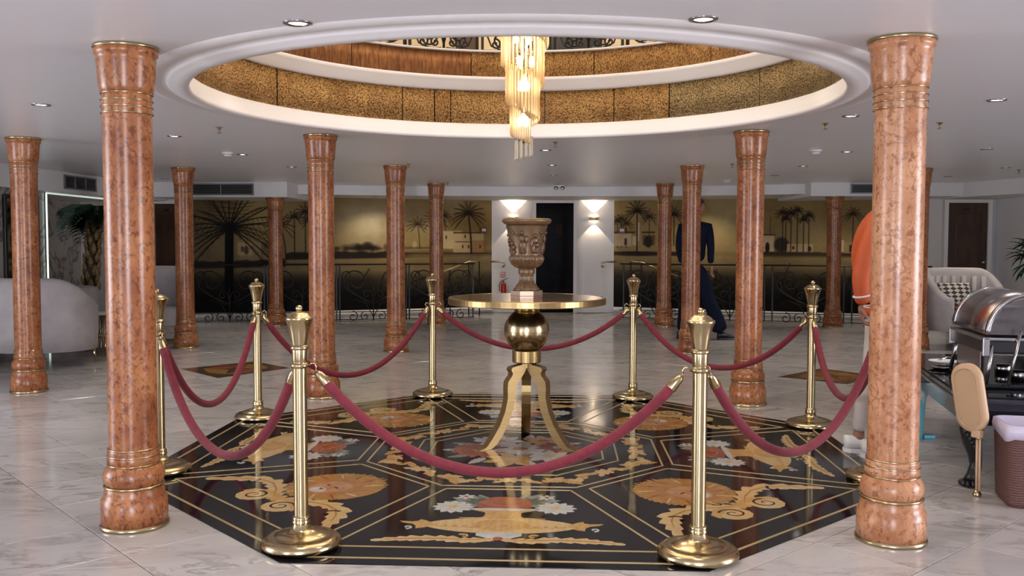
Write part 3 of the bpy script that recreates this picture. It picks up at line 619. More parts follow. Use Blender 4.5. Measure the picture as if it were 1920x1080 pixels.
cols = [((-1.692, 4.130), 1, 'orange-brown marble column nearest on the left, with gold rings, cut by no other thing'),
        ((1.628, 3.945), 1, 'pale peach marble column nearest on the right, with bright vertical highlight'),
        ((-4.065, 7.80), 1, 'reddish marble column at the left edge in front of the grey sofa'),
        ((-3.862, 11.0), 1, 'slim marble column left, before the dark end of the left mural'),
        ((-1.329, 10.66), 1, 'marble column standing behind the left rope post of the back row'),
        ((-1.543, 7.554), 1, 'marble column just behind the black inlay on the left'),
        ((1.845, 7.245), 1, 'marble column just behind the black inlay on the right'),
        ((2.026, 10.556), 1, 'marble column that half hides the person in navy'),
        ((-1.138, 14.03), 1, 'distant dark marble column left of the urn, near the stair handrail'),
        ((2.265, 13.873), 1, 'distant dark marble column right of the doorway, left of the person in navy'),
        ((-3.53, 13.93), .898, 'short dark marble column under the left box soffit'),
        ((4.77, 13.83), .910, 'short dark marble column under the right box soffit'),
        ((4.77, 10.95), 1, 'marble column almost hidden behind the nearest right column')]
for (x, y), s, lb in cols:
    t = thing('marble_column', lb.replace(', cut by no other thing', ''), 'column', (x, y, 0), random.random() * 6, 'marble columns of the hall'); t.scale = (1, 1, s)
    for nm, me, m in CM:
        o = link(nm, me, m, t, True)
        if lb.startswith('pale') and m == 'column': o.material_slots[0].link = 'OBJECT'; o.material_slots[0].material = M['column_lightened']

# ------------------------------------------------------------------ inlaid octagon
med = struct(thing('floor_medallion', 'octagonal black stone inlay with brass lines and coloured stone ornaments', 'x', (CX, CY, 0), ROT)); del med['category']
AP = 2.035
def octp(a): return [(a / math.cos(PI / 8) * math.cos(PI / 8 + k * PI / 4), a / math.cos(PI / 8) * math.sin(PI / 8 + k * PI / 4)) for k in range(8)]
bobj('black_slab', prism(octp(AP), .0, .004), 'ink', med)
def strip(p, q, w_=.011, z=.0056):
    p, q = Vector(p), Vector(q); d = (q - p).normalized(); n_ = Vector((-d.y, d.x)) * w_ / 2; e = d * w_ * .4
    bobj('brass_strip', prism([tuple(p - e - n_), tuple(q + e - n_), tuple(q + e + n_), tuple(p - e + n_)], .0038, z), 'strip', med)
for a, w_ in ((1.965, .013), (.845, .011), (.60, .010), (.515, .011)):
    o8 = octp(a)
    for k in range(8): strip(o8[k], o8[(k + 1) % 8], w_)
def leafpoly(L, W, teeth=0, bend=0.0, n=10):
    up, dn = [], []
    for i in range(n + 1):
        t = i / n; w_ = W * math.sin(PI * min(1, t * 1.0) ** .8) ** .8 if 0 < t < 1 else 0
        if teeth and i % 2: w_ *= .72
        x = L * t; y = bend * L * math.sin(PI * t * .5) ** 2
        up.append((x, y + w_ / 2)); dn.append((x, y - w_ / 2))
    return up + dn[-2:0:-1]
def spiralband(r0, w0, turns, n=36, flip=1):
    o_, i_ = [], []
    for k in range(n + 1):
        t = k / n; r = r0 * (1 - .85 * t); w_ = w0 * (1 - .6 * t); a = 2 * PI * turns * t
        o_.append((r * math.cos(a), flip * r * math.sin(a))); i_.append(((r - w_) * math.cos(a), flip * (r - w_) * math.sin(a)))
    return o_ + i_[::-1]
def band(path, w0, teeth=0):
    P_ = [Vector(p) for p in path]; L_, R_ = [], []
    for i, p in enumerate(P_):
        d = (P_[min(i + 1, len(P_) - 1)] - P_[max(i - 1, 0)]).normalized(); n_ = Vector((-d.y, d.x)); t = i / (len(P_) - 1)
        w_ = w0 * (math.sin(PI * (.08 + .88 * t)) ** .7); j = (1.0 + .35 * (1 if i % 2 else -1)) if teeth else 1
        L_.append(tuple(p + n_ * w_ * j * .5)); R_.append(tuple(p - n_ * w_ * (2 - j if teeth else 1) * .5))
    return L_ + R_[::-1]
mesh_cache = {}
def inlay(name, pts, m, x, y, a=0, s=1.0, par=None, z=.0, sx=1):
    key = (name, m, tuple(pts))
    if key not in mesh_cache: mesh_cache[key] = tomesh(prism([(p[0], p[1]) for p in pts], .0036, .0056))
    o = link(name, mesh_cache[key], m, par); o.location = (x, y, z); o.rotation_euler = (0, 0, a); o.scale = (s * sx, s, 1); return o
def star(n, r1, r2, ph=0, half=0):
    return [((r1 if i % 2 == 0 else r2) * math.cos(PI * i / n + ph), (r1 if i % 2 == 0 else r2) * math.sin(PI * i / n + ph)) for i in range(2 * n)]
def petals(n, r, depth=.25):
    m_ = n * 6; return [(r * (1 - depth * (abs(math.cos(n * a / 2)) ** 4)) * math.cos(a), r * (1 - depth * (abs(math.cos(n * a / 2)) ** 4)) * math.sin(a)) for a in [2 * PI * i / m_ for i in range(m_)]]
def flower(x, y, r, m, core, par, n=9, z=0, sx=1):
    for k in range(n): inlay('petal', tuple(leafpoly(r, r * .55, 0, 0, 6)), m, x + .18 * r * math.cos(2 * PI * k / n), y + .18 * r * math.sin(2 * PI * k / n), 2 * PI * k / n, 1, par, z + .0001 * (k % 3))
    inlay('flower_heart', tuple(petals(7, r * .3)), core, x, y, 0, 1, par, z + .0006)
def sub(name, label, ang):   # empty as a part frame so that the stones are sub-parts
    e = bpy.data.objects.new(name, None); C.objects.link(e); e.parent = med; e.rotation_euler = (0, 0, ang); e['label'] = label; e.empty_display_size = .1; return e
LF = tuple(leafpoly(1, .42, 1, .12)); LS = tuple(leafpoly(1, .36, 0, .1))
def smooth(pts, n=4):   # closed Catmull-Rom outline
    o = []; N_ = len(pts)
    for i in range(N_):
        p0, p1, p2, p3 = (Vector(pts[(i + q) % N_]) for q in (-1, 0, 1, 2))
        for t in [k / n for k in range(n)]:
            v = .5 * ((2 * p1) + (-p0 + p2) * t + (2 * p0 - 5 * p1 + 4 * p2 - p3) * t * t + (-p0 + 3 * p1 - 3 * p2 + p3) * t ** 3); o.append(tuple(v))
    return tuple(o)
def acan(path, w0, n=26, lobes=7):   # toothed acanthus band along a polyline
    P_ = [Vector(p) for p in path]; L_, R_ = [], []
    seg = [0]
    for a, b in zip(P_, P_[1:]): seg.append(seg[-1] + (b - a).length)
    def at(t):
        q = t * seg[-1]
        for k in range(len(seg) - 1):
            if q <= seg[k + 1] + 1e-9: return P_[k].lerp(P_[k + 1], (q - seg[k]) / (seg[k + 1] - seg[k]))
    for i in range(n + 1):
        t = i / n; p = at(t); d = (at(min(1, t + .06)) - at(max(0, t - .06))).normalized(); n_ = Vector((-d.y, d.x)); w_ = w0 * (math.sin(PI * (.10 + .86 * t)) ** .6); sw = (t * lobes) % 1
        L_.append(tuple(p + n_ * w_ * .5 * (.45 + .78 * sw))); R_.append(tuple(p - n_ * w_ * .5 * (.65 + .5 * sw)))
    return tuple(L_ + R_[::-1])
def mir(pts, s): return tuple((x, s * y) for x, y in (pts if s > 0 else pts[::-1]))
def urn_panel(ang, par):
    inlay('urn_body', smooth([(1.405, 0), (1.412, .15), (1.44, .25), (1.47, .31), (1.515, .345), (1.56, .30), (1.60, .20), (1.62, .08), (1.62, -.08), (1.60, -.20), (1.56, -.30), (1.515, -.345), (1.47, -.31), (1.44, -.25), (1.412, -.15)]), 'sand', 0, 0, 0, 1, par)
    inlay('urn_boss', smooth([(1.43, 0), (1.45, .09), (1.51, .13), (1.57, .09), (1.595, 0), (1.57, -.09), (1.51, -.13), (1.45, -.09)]), 'ochre', 0, 0, 0, 1, par, .0006)
    inlay('urn_boss_ring', tuple(spiralband(.055, .008, .98, 24)), 'sand', 1.51, 0, 0, 1, par, .0011)
    for s in (1, -1):
        for k in range(4): inlay('urn_flute', mir(tuple(spiralband(.06 - .006 * k, .007, .48, 12)), s), 'ochre_dark', 1.515, s * (.155 + .042 * k), -1.5 * s, 1, par, .0008)
        inlay('dragon_head', mir([(1.53, .29), (1.49, .31), (1.455, .345), (1.44, .37), (1.465, .375), (1.475, .40), (1.47, .46), (1.49, .44), (1.505, .40), (1.53, .38), (1.57, .375), (1.56, .345), (1.545, .325)], s), 'ochre', 0, 0, 0, 1, par, .0004)
        inlay('ring_handle', tuple(spiralband(.030, .013, .97, 20)), 'greywhite', 1.555, s * .415, 0, 1, par, .0004)
        inlay('garland', mir(acan([(1.69, .0), (1.715, .06), (1.725, .14), (1.70, .24), (1.705, .34), (1.72, .44), (1.745, .54)], .075, 36, 10), s), 'sand', 0, 0, 0, 1, par)
        inlay('garland_vein', mir(band([(1.70, .03), (1.72, .12), (1.708, .24), (1.712, .34), (1.725, .44), (1.738, .50)], .012), s), 'ochre_dark', 0, 0, 0, 1, par, .0006)
        inlay('garland_curl', mir(tuple(spiralband(.032, .014, .9, 16)), s), 'ochre', 1.665, s * .15, s * 2.2, 1, par, .0005)
        for a_, L_ in ((.30, .17), (.65, .21), (1.0, .22), (1.32, .21), (1.75, .17)): inlay('leaf', LS, 'sage', 1.17, s * .07, PI - s * a_, L_, par)
        flower(1.233, s * .245, .085, 'greywhite', 'sand', par, 12, .0009); flower(1.055, s * .20, .040, 'greywhite', 'rust', par, 6, .0009)
    inlay('urn_cover', smooth([(1.405, .20), (1.395, .10), (1.36, .085), (1.31, .09), (1.275, .14), (1.262, .0), (1.275, -.14), (1.31, -.09), (1.36, -.085), (1.395, -.10), (1.405, -.20), (1.418, 0)]), 'ochre', 0, 0, 0, 1, par, .0006)
    inlay('urn_lip', smooth([(1.285, 0), (1.28, .12), (1.265, .165), (1.252, .12), (1.25, 0), (1.252, -.12), (1.265, -.165), (1.28, -.12)]), 'greywhite', 0, 0, 0, 1, par, .0011)
    inlay('urn_foot', ((1.615, .06), (1.625, .10), (1.655, .10), (1.69, .05), (1.69, -.05), (1.655, -.10), (1.625, -.10), (1.615, -.06)), 'greywhite', 0, 0, 0, 1, par, .0006)
    inlay('jewel', tuple(petals(12, .022, 0)), 'rust', 1.70, 0, 0, 1, par, .0013)
    inlay('rose', smooth([(1.05, 0), (1.065, .07), (1.12, .115), (1.18, .13), (1.235, .12), (1.25, .0), (1.235, -.12), (1.18, -.13), (1.12, -.115), (1.065, -.07)]), 'rust', 0, 0, 0, 1, par, .0006)
    for x_, y_, r_ in ((1.15, 0, .075), (1.17, .075, .045), (1.17, -.075, .045), (1.10, .03, .035)): inlay('rose_petal', tuple(spiralband(r_, .009, .9, 18)), 'rose', x_, y_, r_ * 70, 1, par, .0013)
def lion_panel(ang, par):
    mn = tuple(((1 - .11 * (i % 2)) * (.275 + .012 * math.sin(i * 2.3)) * math.cos(PI * i / 46), (1 - .07 * (i % 2)) * (.262 + .01 * math.sin(i * 3.1)) * math.sin(PI * i / 46)) for i in range(92))
    inlay('mane', mn, 'ochre_dark', 1.265, 0, 0, 1, par)
    inlay('mane_inner', tuple((x * .72, y * .72) for x, y in mn), 'ochre_red', 1.275, 0, 0, 1, par, .0006)
    inlay('face', smooth([(-.10, 0), (-.08, .075), (-.01, .10), (.06, .085), (.115, .05), (.13, 0), (.115, -.05), (.06, -.085), (-.01, -.10), (-.08, -.075)]), 'tan', 1.29, 0, 0, 1, par, .0011)
    inlay('muzzle', smooth([(-.02, .0), (0, .04), (.04, .045), (.06, 0), (.04, -.045), (0, -.04)]), 'greywhite', 1.35, 0, 0, 1, par, .0016); inlay('nose', ((0, .018), (.022, 0), (0, -.018)), 'ink', 1.345, 0, 0, 1, par, .0021)
    for s in (1, -1):
        inlay('eye', tuple(leafpoly(.036, .013, 0, 0, 6)), 'ink', 1.285, s * .022, s * PI / 2, 1, par, .0016)
        inlay('brow', mir(tuple(spiralband(.05, .007, .3, 8)), s), 'rust', 1.265, s * .045, s * .6, 1, par, .0016)
        inlay('nose_line', tuple(leafpoly(.09, .007, 0, .1 * s, 6)), 'rust', 1.265, s * .014, 0, 1, par, .0016)
        for k in range(6): inlay('mane_lock', tuple(leafpoly(.095, .012, 0, .25, 6)), ('sand', 'rust')[k % 2], 1.275 + .15 * math.cos(.4 + k * .5), s * .15 * math.sin(.4 + k * .5), s * (.4 + k * .5), 1, par, .0014)
        inlay('acanthus_arm', mir(acan([(1.62, 0), (1.565, .09), (1.50, .19), (1.465, .28), (1.475, .37), (1.53, .45), (1.61, .52), (1.70, .60)], .115, 34, 8), s), 'sand', 0, 0, 0, 1, par, .0001)
        inlay('acanthus_vein', mir(band([(1.59, .05), (1.52, .16), (1.48, .27), (1.49, .37), (1.54, .45), (1.61, .52)], .012), s), 'ochre_dark', 0, 0, 0, 1, par, .0007)
        inlay('crescent', mir(tuple(spiralband(.062, .018, .62, 20)), s), 'ink', 1.545, s * .40, s * 3.0, 1, par, .0009)
        inlay('volute', tuple(petals(12, .092, .03)), 'sand', 1.655, s * .135, 0, 1, par, .0003)
        inlay('volute_groove', mir(tuple(spiralband(.074, .013, 1.45, 40)), s), 'ink', 1.655, s * .135, s * 2.4, 1, par, .0009)
        inlay('volute_stem', mir(band([(1.60, .0), (1.575, .07), (1.585, .15), (1.62, .22), (1.66, .24)], .06), s), 'ochre', 0, 0, 0, 1, par, .0005)
    inlay('palmette', tuple(petals(5, .055, .4)), 'ochre', 1.60, 0, 0, 1, par, .0013)
for k in range(8):
    ang = -PI / 2 + k * PI / 4
    e = sub('urn_panel' if k % 2 == 0 else 'lion_panel', 'stone inlay picture of an urn of flowers with leaf garlands' if k % 2 == 0 else 'stone inlay picture of a round maned lion head over scrolls', ang)
    # brass frame of the panel
    t8 = math.tan(PI / 8); ao, ai, g = 1.825, .905, .052
    cs = []
    for a, s in ((ao, -1), (ao, 1), (ai, 1), (ai, -1)): cs.append(Vector((a, s * (a * t8 - g / math.cos(PI / 8)))))
    rot = Matrix.Rotation(ang, 2)
    cw = [rot @ c for c in cs]
    for i in range(4): strip(cw[i], cw[(i + 1) % 4])
    (urn_panel if k % 2 == 0 else lion_panel)(ang, e)
# inner ring scrolls
rg = sub('ring_border', 'ochre stone scrolls running round the inner octagon', 0)
for k in range(8):
    ang = -PI / 2 + k * PI / 4
    for s in (1, -1):
        for j, (dd, a_, f) in enumerate(((.07, .4, 1), (.19, 3.3, -1), (.28, .9, 1))):
            c, s_ = math.cos(ang), math.sin(ang); rr = .722; yy = s * dd
            inlay('border_scroll', tuple(spiralband(.058, .034, 1.0, 20, f)), ('sand', 'ochre')[j % 2], rr * c - yy * s_, rr * s_ + yy * c, ang + a_ * s, 1, rg)
            inlay('border_leaf', LF, ('ochre', 'sand')[j % 2], rr * c - yy * s_, rr * s_ + yy * c, ang + s * PI / 2 + (.5 if j % 2 else -.6), .12, rg, .0006)
    inlay('border_flower', tuple(petals(6, .055, .4)), 'sand', .722 * math.cos(ang), .722 * math.sin(ang), ang, 1, rg, .001)
# centre bouquet
bq = sub('centre_bouquet', 'stone inlay bouquet of large flowers under the table', 0)
for x, y, r_, m_, c_, n_ in ((-.22, -.02, .16, 'rust', 'ochre', 14), (-.02, -.25, .15, 'ochre', 'sand', 7), (.2, -.16, .13, 'greywhite', 'sand', 8), (.02, .02, .17, 'greywhite', 'ochre_dark', 9), (.25, .08, .13, 'rust', 'greywhite', 9), (-.12, .24, .14, 'greywhite', 'rust', 8), (.16, .26, .13, 'ochre', 'rust', 7)):
    flower(x, y, r_, m_, c_, bq, n_, .0004)
for k in range(14): inlay('leaf', LF, ('sage', 'greywhite')[k % 2], .28 * math.cos(k * .45), .28 * math.sin(k * .45), k * .45, .17, bq)
# dark lozenges in the marble floor
for i, q in enumerate([[(-3.27, 9.17), (-2.72, 8.57), (-2.22, 9.25), (-2.70, 9.73)], [(2.50, 8.70), (2.98, 8.25), (3.47, 8.78), (3.10, 9.28)]]):
    e = struct(thing('floor_lozenge', ('left', 'right')[i] + ' dark brown stone lozenge set in the marble floor', 'x', (*q[0], 0))); del e['category']
    q = [(a - q[0][0], b - q[0][1]) for a, b in q]; mid = (sum(a for a, b in q) / 4, sum(b for a, b in q) / 4)
    bobj('lozenge_slab', prism(q, 0, .003), 'lozenge', e)
    for k in range(4):
        a, b = q[k], q[(k + 1) % 4]; m_ = ((a[0] + b[0]) / 2, (a[1] + b[1]) / 2)
        pts = [(m_[0] + (mid[0] - m_[0]) * .22, m_[1] + (mid[1] - m_[1]) * .22), (b[0] + (mid[0] - b[0]) * .4, b[1] + (mid[1] - b[1]) * .4), (m_[0] + (mid[0] - m_[0]) * .8, m_[1] + (mid[1] - m_[1]) * .8), (a[0] + (mid[0] - a[0]) * .4, a[1] + (mid[1] - a[1]) * .4)]
        bobj('lozenge_leaf', prism(pts, .003, .0045), ('ochre_dark', 'rust')[k % 2], e)

# ------------------------------------------------------------------ rope posts and ropes
post_parts = [
    ('base', tomesh(lathe([(0, .0), (.150, .0), (.163, .008), (.166, .018), (.160, .032), (.145, .042), (.125, .047), (.120, .044), (.105, .055), (.075, .064), (.05, .070), (.038, .080), (.034, .094), (.030, .10)], 48)), 'brass'),
    ('base_collar', tomesh(lathe([(.028, .092), (.037, .098), (.038, .106), (.034, .112), (.037, .118), (.034, .126), (.028, .130)], 32)), 'brass'),
    ('pole', tomesh(lathe([(.029, .10), (.029, .80)], 32)), 'brass'),
    ('hook_ring', tomesh(lathe([(.028, .745), (.036, .750), (.038, .757), (.036, .764), (.028, .768)], 32)), 'brass'),
    ('neck', tomesh(lathe([(.028, .768), (.031, .775), (.031, .825), (.030, .83)], 32)), 'brass'),
    ('neck_ring', tomesh(lathe([(.028, .820), (.037, .824), (.038, .832), (.035, .838), (.028, .842)], 32)), 'brass'),
    ('finial', tomesh(lathe([(.029, .838), (.034, .86), (.039, .89), (.046, .92), (.053, .940), (.057, .946), (.058, .952), (.055, .957), (.050, .956), (.044, .965), (.032, .974), (.016, .979), (.008, .981), (.007, .984)], 40)), 'brass'),
    ('knob', tomesh(lathe([(0, .978), (.007, .980), (.013, .986), (.015, .992), (.012, 1.0), (.005, 1.005), (0, 1.006)], 20)), 'brass')]
posts = [((-.876, 3.828), 'brass rope post at front left, the nearest on the left'), ((.753, 3.708), 'brass rope post at front right, the nearest of all'),
         ((1.96, 4.93), 'brass rope post almost hidden behind the nearest right column'), ((2.056, 6.365), 'brass rope post at the right rear corner of the black inlay'),
         ((.974, 7.456), 'brass rope post at the back, right of the round table'), ((-.647, 7.575), 'brass rope post at the back, left of the round table'),
         ((-1.818, 6.63), 'brass rope post at the left rear corner of the black inlay'), ((-1.933, 5.071), 'brass rope post peeking out right of the nearest left column')]
proto = None
for (x, y), lb in posts:
    t = thing('rope_post', lb, 'rope post', (x, y, .0056 if math.hypot(x - CX, y - CY) < 2.1 else .001), 0, 'brass rope posts around the inlay')
    for nm, me, m in post_parts: link(nm, me, m, t, True)
def ferrule(p, d):
    """brass ferrule at rope end, from p along direction d"""
    p, d = Vector(p), Vector(d).normalized(); return tube([p, p + d * .012, p + d * .02, p + d * .065, p + d * .068], lambda t: (.009, .014, .017, .0235, .0225)[min(4, int(round(t * 4)))], 14)
zm = [.330, .30, .33, .335, .40, .245, .25, .25]
rlabels = ['red velvet rope sagging across the front between the two nearest posts', 'red velvet rope from the front right post to the hidden post behind the right column',
           'short red velvet rope at the far right, beside the person in orange', 'red velvet rope at back right, passing before two columns', 'red velvet rope across the back behind the round table ball',
           'red velvet rope at back left, passing before a column', 'short red velvet rope on the left over white marble', 'red velvet rope from the nearest left column to the front left post']
for k in range(8):
    a = Vector((*posts[k][0], 0)); b = Vector((*posts[(k + 1) % 8][0], 0)); d = (b - a).normalized(); zt = .77 + .0
    L = (b - a).length; gap = .105 if k in (0, 1) else .07
    A = a + d * gap; B = b - d * gap; ze = .70; aa = 1.1 if L > 1.5 else 1.7
    t = thing('velvet_rope', rlabels[k], 'rope', (A.x, A.y, 0), 0, 'red velvet ropes around the inlay'); O = Vector((A.x, A.y, 0))
    if k == 7: aa = 1.5
    pts = []
    N = 40
    for i in range(N + 1):
        s = i / N; q = A.lerp(B, s); z = zm[k] + (ze - zm[k]) * (math.cosh(aa * (2 * s - 1)) - 1) / (math.cosh(aa) - 1); pts.append(Vector((q.x, q.y, z)) - O)
    bobj('rope', tube(pts, .0215, 14), 'velvet', t, True)
    bobj('ferrule', ferrule(pts[0] - (pts[1] - pts[0]).normalized() * .05, pts[1] - pts[0]), 'brass', t, True)
    bobj('ferrule', ferrule(pts[-1] - (pts[-2] - pts[-1]).normalized() * .05, pts[-2] - pts[-1]), 'brass', t, True)
    for e, pp, dd in ((pts[0] - (pts[1] - pts[0]).normalized() * .05, a - O, d), (pts[-1] - (pts[-2] - pts[-1]).normalized() * .05, b - O, -d)):
        hk = [Vector((pp.x, pp.y, 0)) + dd * r_ + Vector((0, 0, z_)) for r_, z_ in ((.036, .757), (.050, .772), (.064, .770), (.070, .757), (.066, .745))]
        bobj('hook', tube(hk, .0035, 6), 'brass', t, True)
        lp = hk[-1]; bobj('link', tube([lp, lp.lerp(e, .5) + Vector((0, 0, .004)), e], .003, 6), 'brass', t, True)

# ------------------------------------------------------------------ round table and urn
TX, TY = .092, 5.78
tb = thing('round_table', 'round gold pedestal table with mirror top, ball stem and three curved legs', 'table', (TX, TY, .0056))
bobj('tabletop', lathe([(0, .885), (.470, .885), (.470, .916), (0, .916)], 72), 'bronze', tb)
bobj('rim', lathe([(.470, .880), (.488, .880), (.489, .884), (.489, .916), (.486, .920), (.468, .920), (.468, .880)], 96), 'brass_brushed', tb, False)
bobj('mirror_top', lathe([(0, .9165), (.467, .9165), (.467, .9195), (0, .9195)], 72), 'mirror_gold', tb)
bobj('upper_collar', lathe([(0, .884), (.088, .884), (.088, .862), (.080, .855), (.078, .835), (0, .835)], 40), 'brass_brushed', tb, True)
bobj('ball', lathe([(.141 * math.sin(PI * i / 28), .712 + .141 * -math.cos(PI * i / 28) * -1 * -1) for i in range(29)], 56), 'brass', tb, True)
bobj('lower_collar', lathe([(0, .592), (.088, .592), (.090, .588), (.090, .520), (.086, .514), (0, .514)], 40), 'brass_brushed', tb, False)
def leg_bm():
    prof = [(.035, .515), (.060, .50), (.095, .50), (.112, .485), (.118, .462), (.110, .448), (.128, .43), (.150, .40), (.152, .36), (.150, .30), (.170, .22), (.205, .14), (.260, .06), (.300, .012), (.352, .0)]
    inner = [(.020, .515), (.022, .47), (.050, .43), (.078, .395), (.095, .355), (.098, .30), (.112, .23), (.145, .15), (.190, .07), (.235, .020), (.268, .0)]
    bm = bmesh.new(); wd = .029
    # resample both to equal counts
    def rs_(pl, n):
        L = [0]
        for a, b in zip(pl, pl[1:]): L.append(L[-1] + math.dist(a, b))
        o = []
        for i in range(n):
            s = L[-1] * i / (n - 1)
            for j in range(len(L) - 1):
                if s <= L[j + 1] + 1e-9: t = (s - L[j]) / (L[j + 1] - L[j]); o.append((pl[j][0] + (pl[j + 1][0] - pl[j][0]) * t, pl[j][1] + (pl[j + 1][1] - pl[j][1]) * t)); break
        return o
    A, B = rs_(prof, 30), rs_(inner, 30); rows = []
    for (a, b) in zip(A, B): rows.append([bm.verts.new((a[0], -wd, a[1])), bm.verts.new((a[0], wd, a[1])), bm.verts.new((b[0], wd, b[1])), bm.verts.new((b[0], -wd, b[1]))])
    for r0, r1 in zip(rows, rows[1:]):
        for i in range(4): bm.faces.new((r0[i], r0[(i + 1) % 4], r1[(i + 1) % 4], r1[i]))
    bm.faces.new(rows[0]); bm.faces.new(rows[-1][::-1])
    bmesh.ops.recalc_face_normals(bm, faces=bm.faces)
    return bm
lm = tomesh(leg_bm(), 'leg')
for a in (90, 210, 330): link('leg', lm, 'brass_brushed', tb, rot=(0, 0, R(a)))
bobj('scroll_knob', tube([(0, -.031, 0), (0, .031, 0)], .018, 16), 'brass_brushed', tb, loc=(.108 * math.cos(R(210)), .108 * math.sin(R(210)), .476), rot=(0, 0, R(210)))
bobj('scroll_knob', tube([(0, -.031, 0), (0, .031, 0)], .018, 16), 'brass_brushed', tb, loc=(.108 * math.cos(R(330)), .108 * math.sin(R(330)), .476), rot=(0, 0, R(330)))

un_ = thing('urn', 'antique gold campana urn with relief figures standing on the round table', 'urn', (TX - .002, TY, .9255))
pl = octp(.098)
bobj('plinth', prism(pl, 0, .042), mat('plinth_mirror', (.26, .18, .13), .3, .6), un_)
bobj('plinth_line', prism(octp(.100), .010, .014), 'urn_dark', un_)
bobj('foot', lathe([(0, .042), (.080, .042), (.083, .048), (.078, .058), (.066, .064), (.062, .076), (.050, .088), (.043, .105), (.040, .125), (.042, .140), (.046, .148), (0, .148)], 96, rmul=lambda a, z: 1 + (.05 * math.cos(18 * a) if .06 < z < .142 else 0)), 'urn_mid', un_, True)
bobj('collar', lathe([(0, .146), (.050, .146), (.052, .150), (.051, .176), (.047, .180), (0, .180)], 40), 'urn', un_, True)
bobj('gadrooned_bowl', lathe([(0, .177), (.048, .179), (.070, .186), (.092, .204), (.104, .226), (.108, .243), (.104, .256), (.098, .262)], 156, rmul=lambda a, z: 1 + (.11 * abs(math.cos(14 * a)) - .08 if .18 < z < .25 else 0)), 'urn_mid', un_, True)
body = lathe([(.098, .260), (.100, .268), (.096, .280), (.100, .31), (.109, .36), (.119, .405), (.126, .43), (.130, .443)], 96)
bobj('body', body, 'urn', un_, True)
bobj('rim', lathe([(.112, .438), (.124, .446), (.138, .454), (.149, .462), (.154, .472), (.151, .482), (.140, .488), (.126, .486), (.114, .472), (.105, .44), (.085, .30), (.0, .29)], 72), 'urn', un_, True)
def relief(ph, kind):
    bm = bmesh.new()
    def blob(a, z, ra, rz_, rd=.008):
        rr = .096 + max(0, (z - .28)) * .20
        c = Vector((rr * math.cos(a), rr * math.sin(a), z))
        r_ = bmesh.ops.create_icosphere(bm, subdivisions=2, radius=1, matrix=Matrix.Translation(c) @ Matrix.Rotation(a, 4, 'Z') @ Matrix.Diagonal((rd, ra * 1.25, rz_, 1)))
    if kind == 0:   # standing draped figure with raised arm
        blob(ph, .400, .010, .012, .011); blob(ph, .365, .017, .025, .010); blob(ph + .05, .325, .019, .030, .010); blob(ph - .06, .29, .017, .022, .010); blob(ph + .10, .285, .012, .02, .009)
        blob(ph - .30, .385, .020, .008); blob(ph - .52, .40, .011, .009); blob(ph + .25, .36, .010, .025)
        for k in range(6): blob(ph - .2 + .08 * k, .30 + .012 * (k % 2), .004, .03, .012)
    elif kind == 1:  # seated figure
        blob(ph, .385, .010, .012, .010); blob(ph, .352, .018, .022, .010); blob(ph + .12, .325, .020, .014, .010); blob(ph - .10, .31, .014, .03, .009); blob(ph + .22, .295, .011, .026, .009); blob(ph - .22, .34, .009, .035)
        for k in range(5): blob(ph - .15 + .08 * k, .29, .004, .022, .011)
    else:  # low coiled creature
        blob(ph, .335, .018, .016, .010); blob(ph + .12, .31, .018, .018, .010); blob(ph - .14, .30, .018, .020, .009); blob(ph, .285, .026, .012, .010); blob(ph - .1, .350, .010, .010, .010)
        for k in range(5): blob(ph - .25 + .12 * k, .275 + .01 * (k % 2), .006, .012, .012)
    return bm
for ph, kd in ((-105, 0), (-62, 1), (-150, 2), (-15, 0), (30, 1), (75, 2), (120, 0), (165, 1)): bobj('relief_figure', relief(R(ph), kd), 'urn_dark', un_, True)

# ------------------------------------------------------------------ chandelier
chn = thing('chandelier', 'tall spiral chandelier of amber glass prisms hanging through the round opening', 'chandelier', (.068, 5.6, 1.745))
rodm = {}
def rod(Lr):
    k = round(Lr, 2)
    if k not in rodm:
        bm = bmesh.new(); r_ = .0085; n6 = 6
        prof = [(r_ * .5, 0.0), (r_, .012), (r_, k - .006), (r_ * .5, k)]
        lathe(prof, n6, bm); bm.faces.new([v for v in bm.verts if abs(v.co.z) < 1e-6][::-1]); bm.faces.new([v for v in bm.verts if abs(v.co.z - k) < 1e-6]); rodm[k] = tomesh(bm, 'glass_prism')
    return rodm[k]
frame_pts = []
turns = 6.6; per = 30; nr = int(turns * per)
for i in range(nr):
    t = i / per                       # turns from the bottom
    a = R(-60) - 2 * PI * t           # seen from the front it descends left to right
    rad = .066 + .027 * t if t < 2.7 else .139 + .010 * (t - 2.7)
    z = .12 + .16 * t + .016 * t * t
    Lr = .25 if t > .5 else .15 + .2 * t
    if i % 1 == 0: link('glass_prism', rod(Lr), 'glass', chn, False, (rad * math.cos(a), rad * math.sin(a), z - .02), (0, 0, a))
    frame_pts.append((rad * math.cos(a) * .97, rad * math.sin(a) * .97, z + Lr - .015))
bobj('spiral_frame', tube(frame_pts, .004, 6), 'brass', chn, True)
bobj('stem', tube([(0, 0, .20), (0, 0, 3.2)], .012, 10), 'brass', chn, True)
bobj('bottom_cup', lathe([(0, .11), (.02, .115), (.032, .13), (.03, .14), (0, .142)], 20), 'bronze', chn, True)
for k in range(10): o = link('glass_prism', tomesh(lathe([(0, 0), (.0085, .012), (.0085, .12), (0, .125)], 6)), 'clear', chn, False, (.048 * math.cos(k * PI / 5), .048 * math.sin(k * PI / 5), .004 + .025 * (.5 + .5 * math.cos(k * PI / 5))))
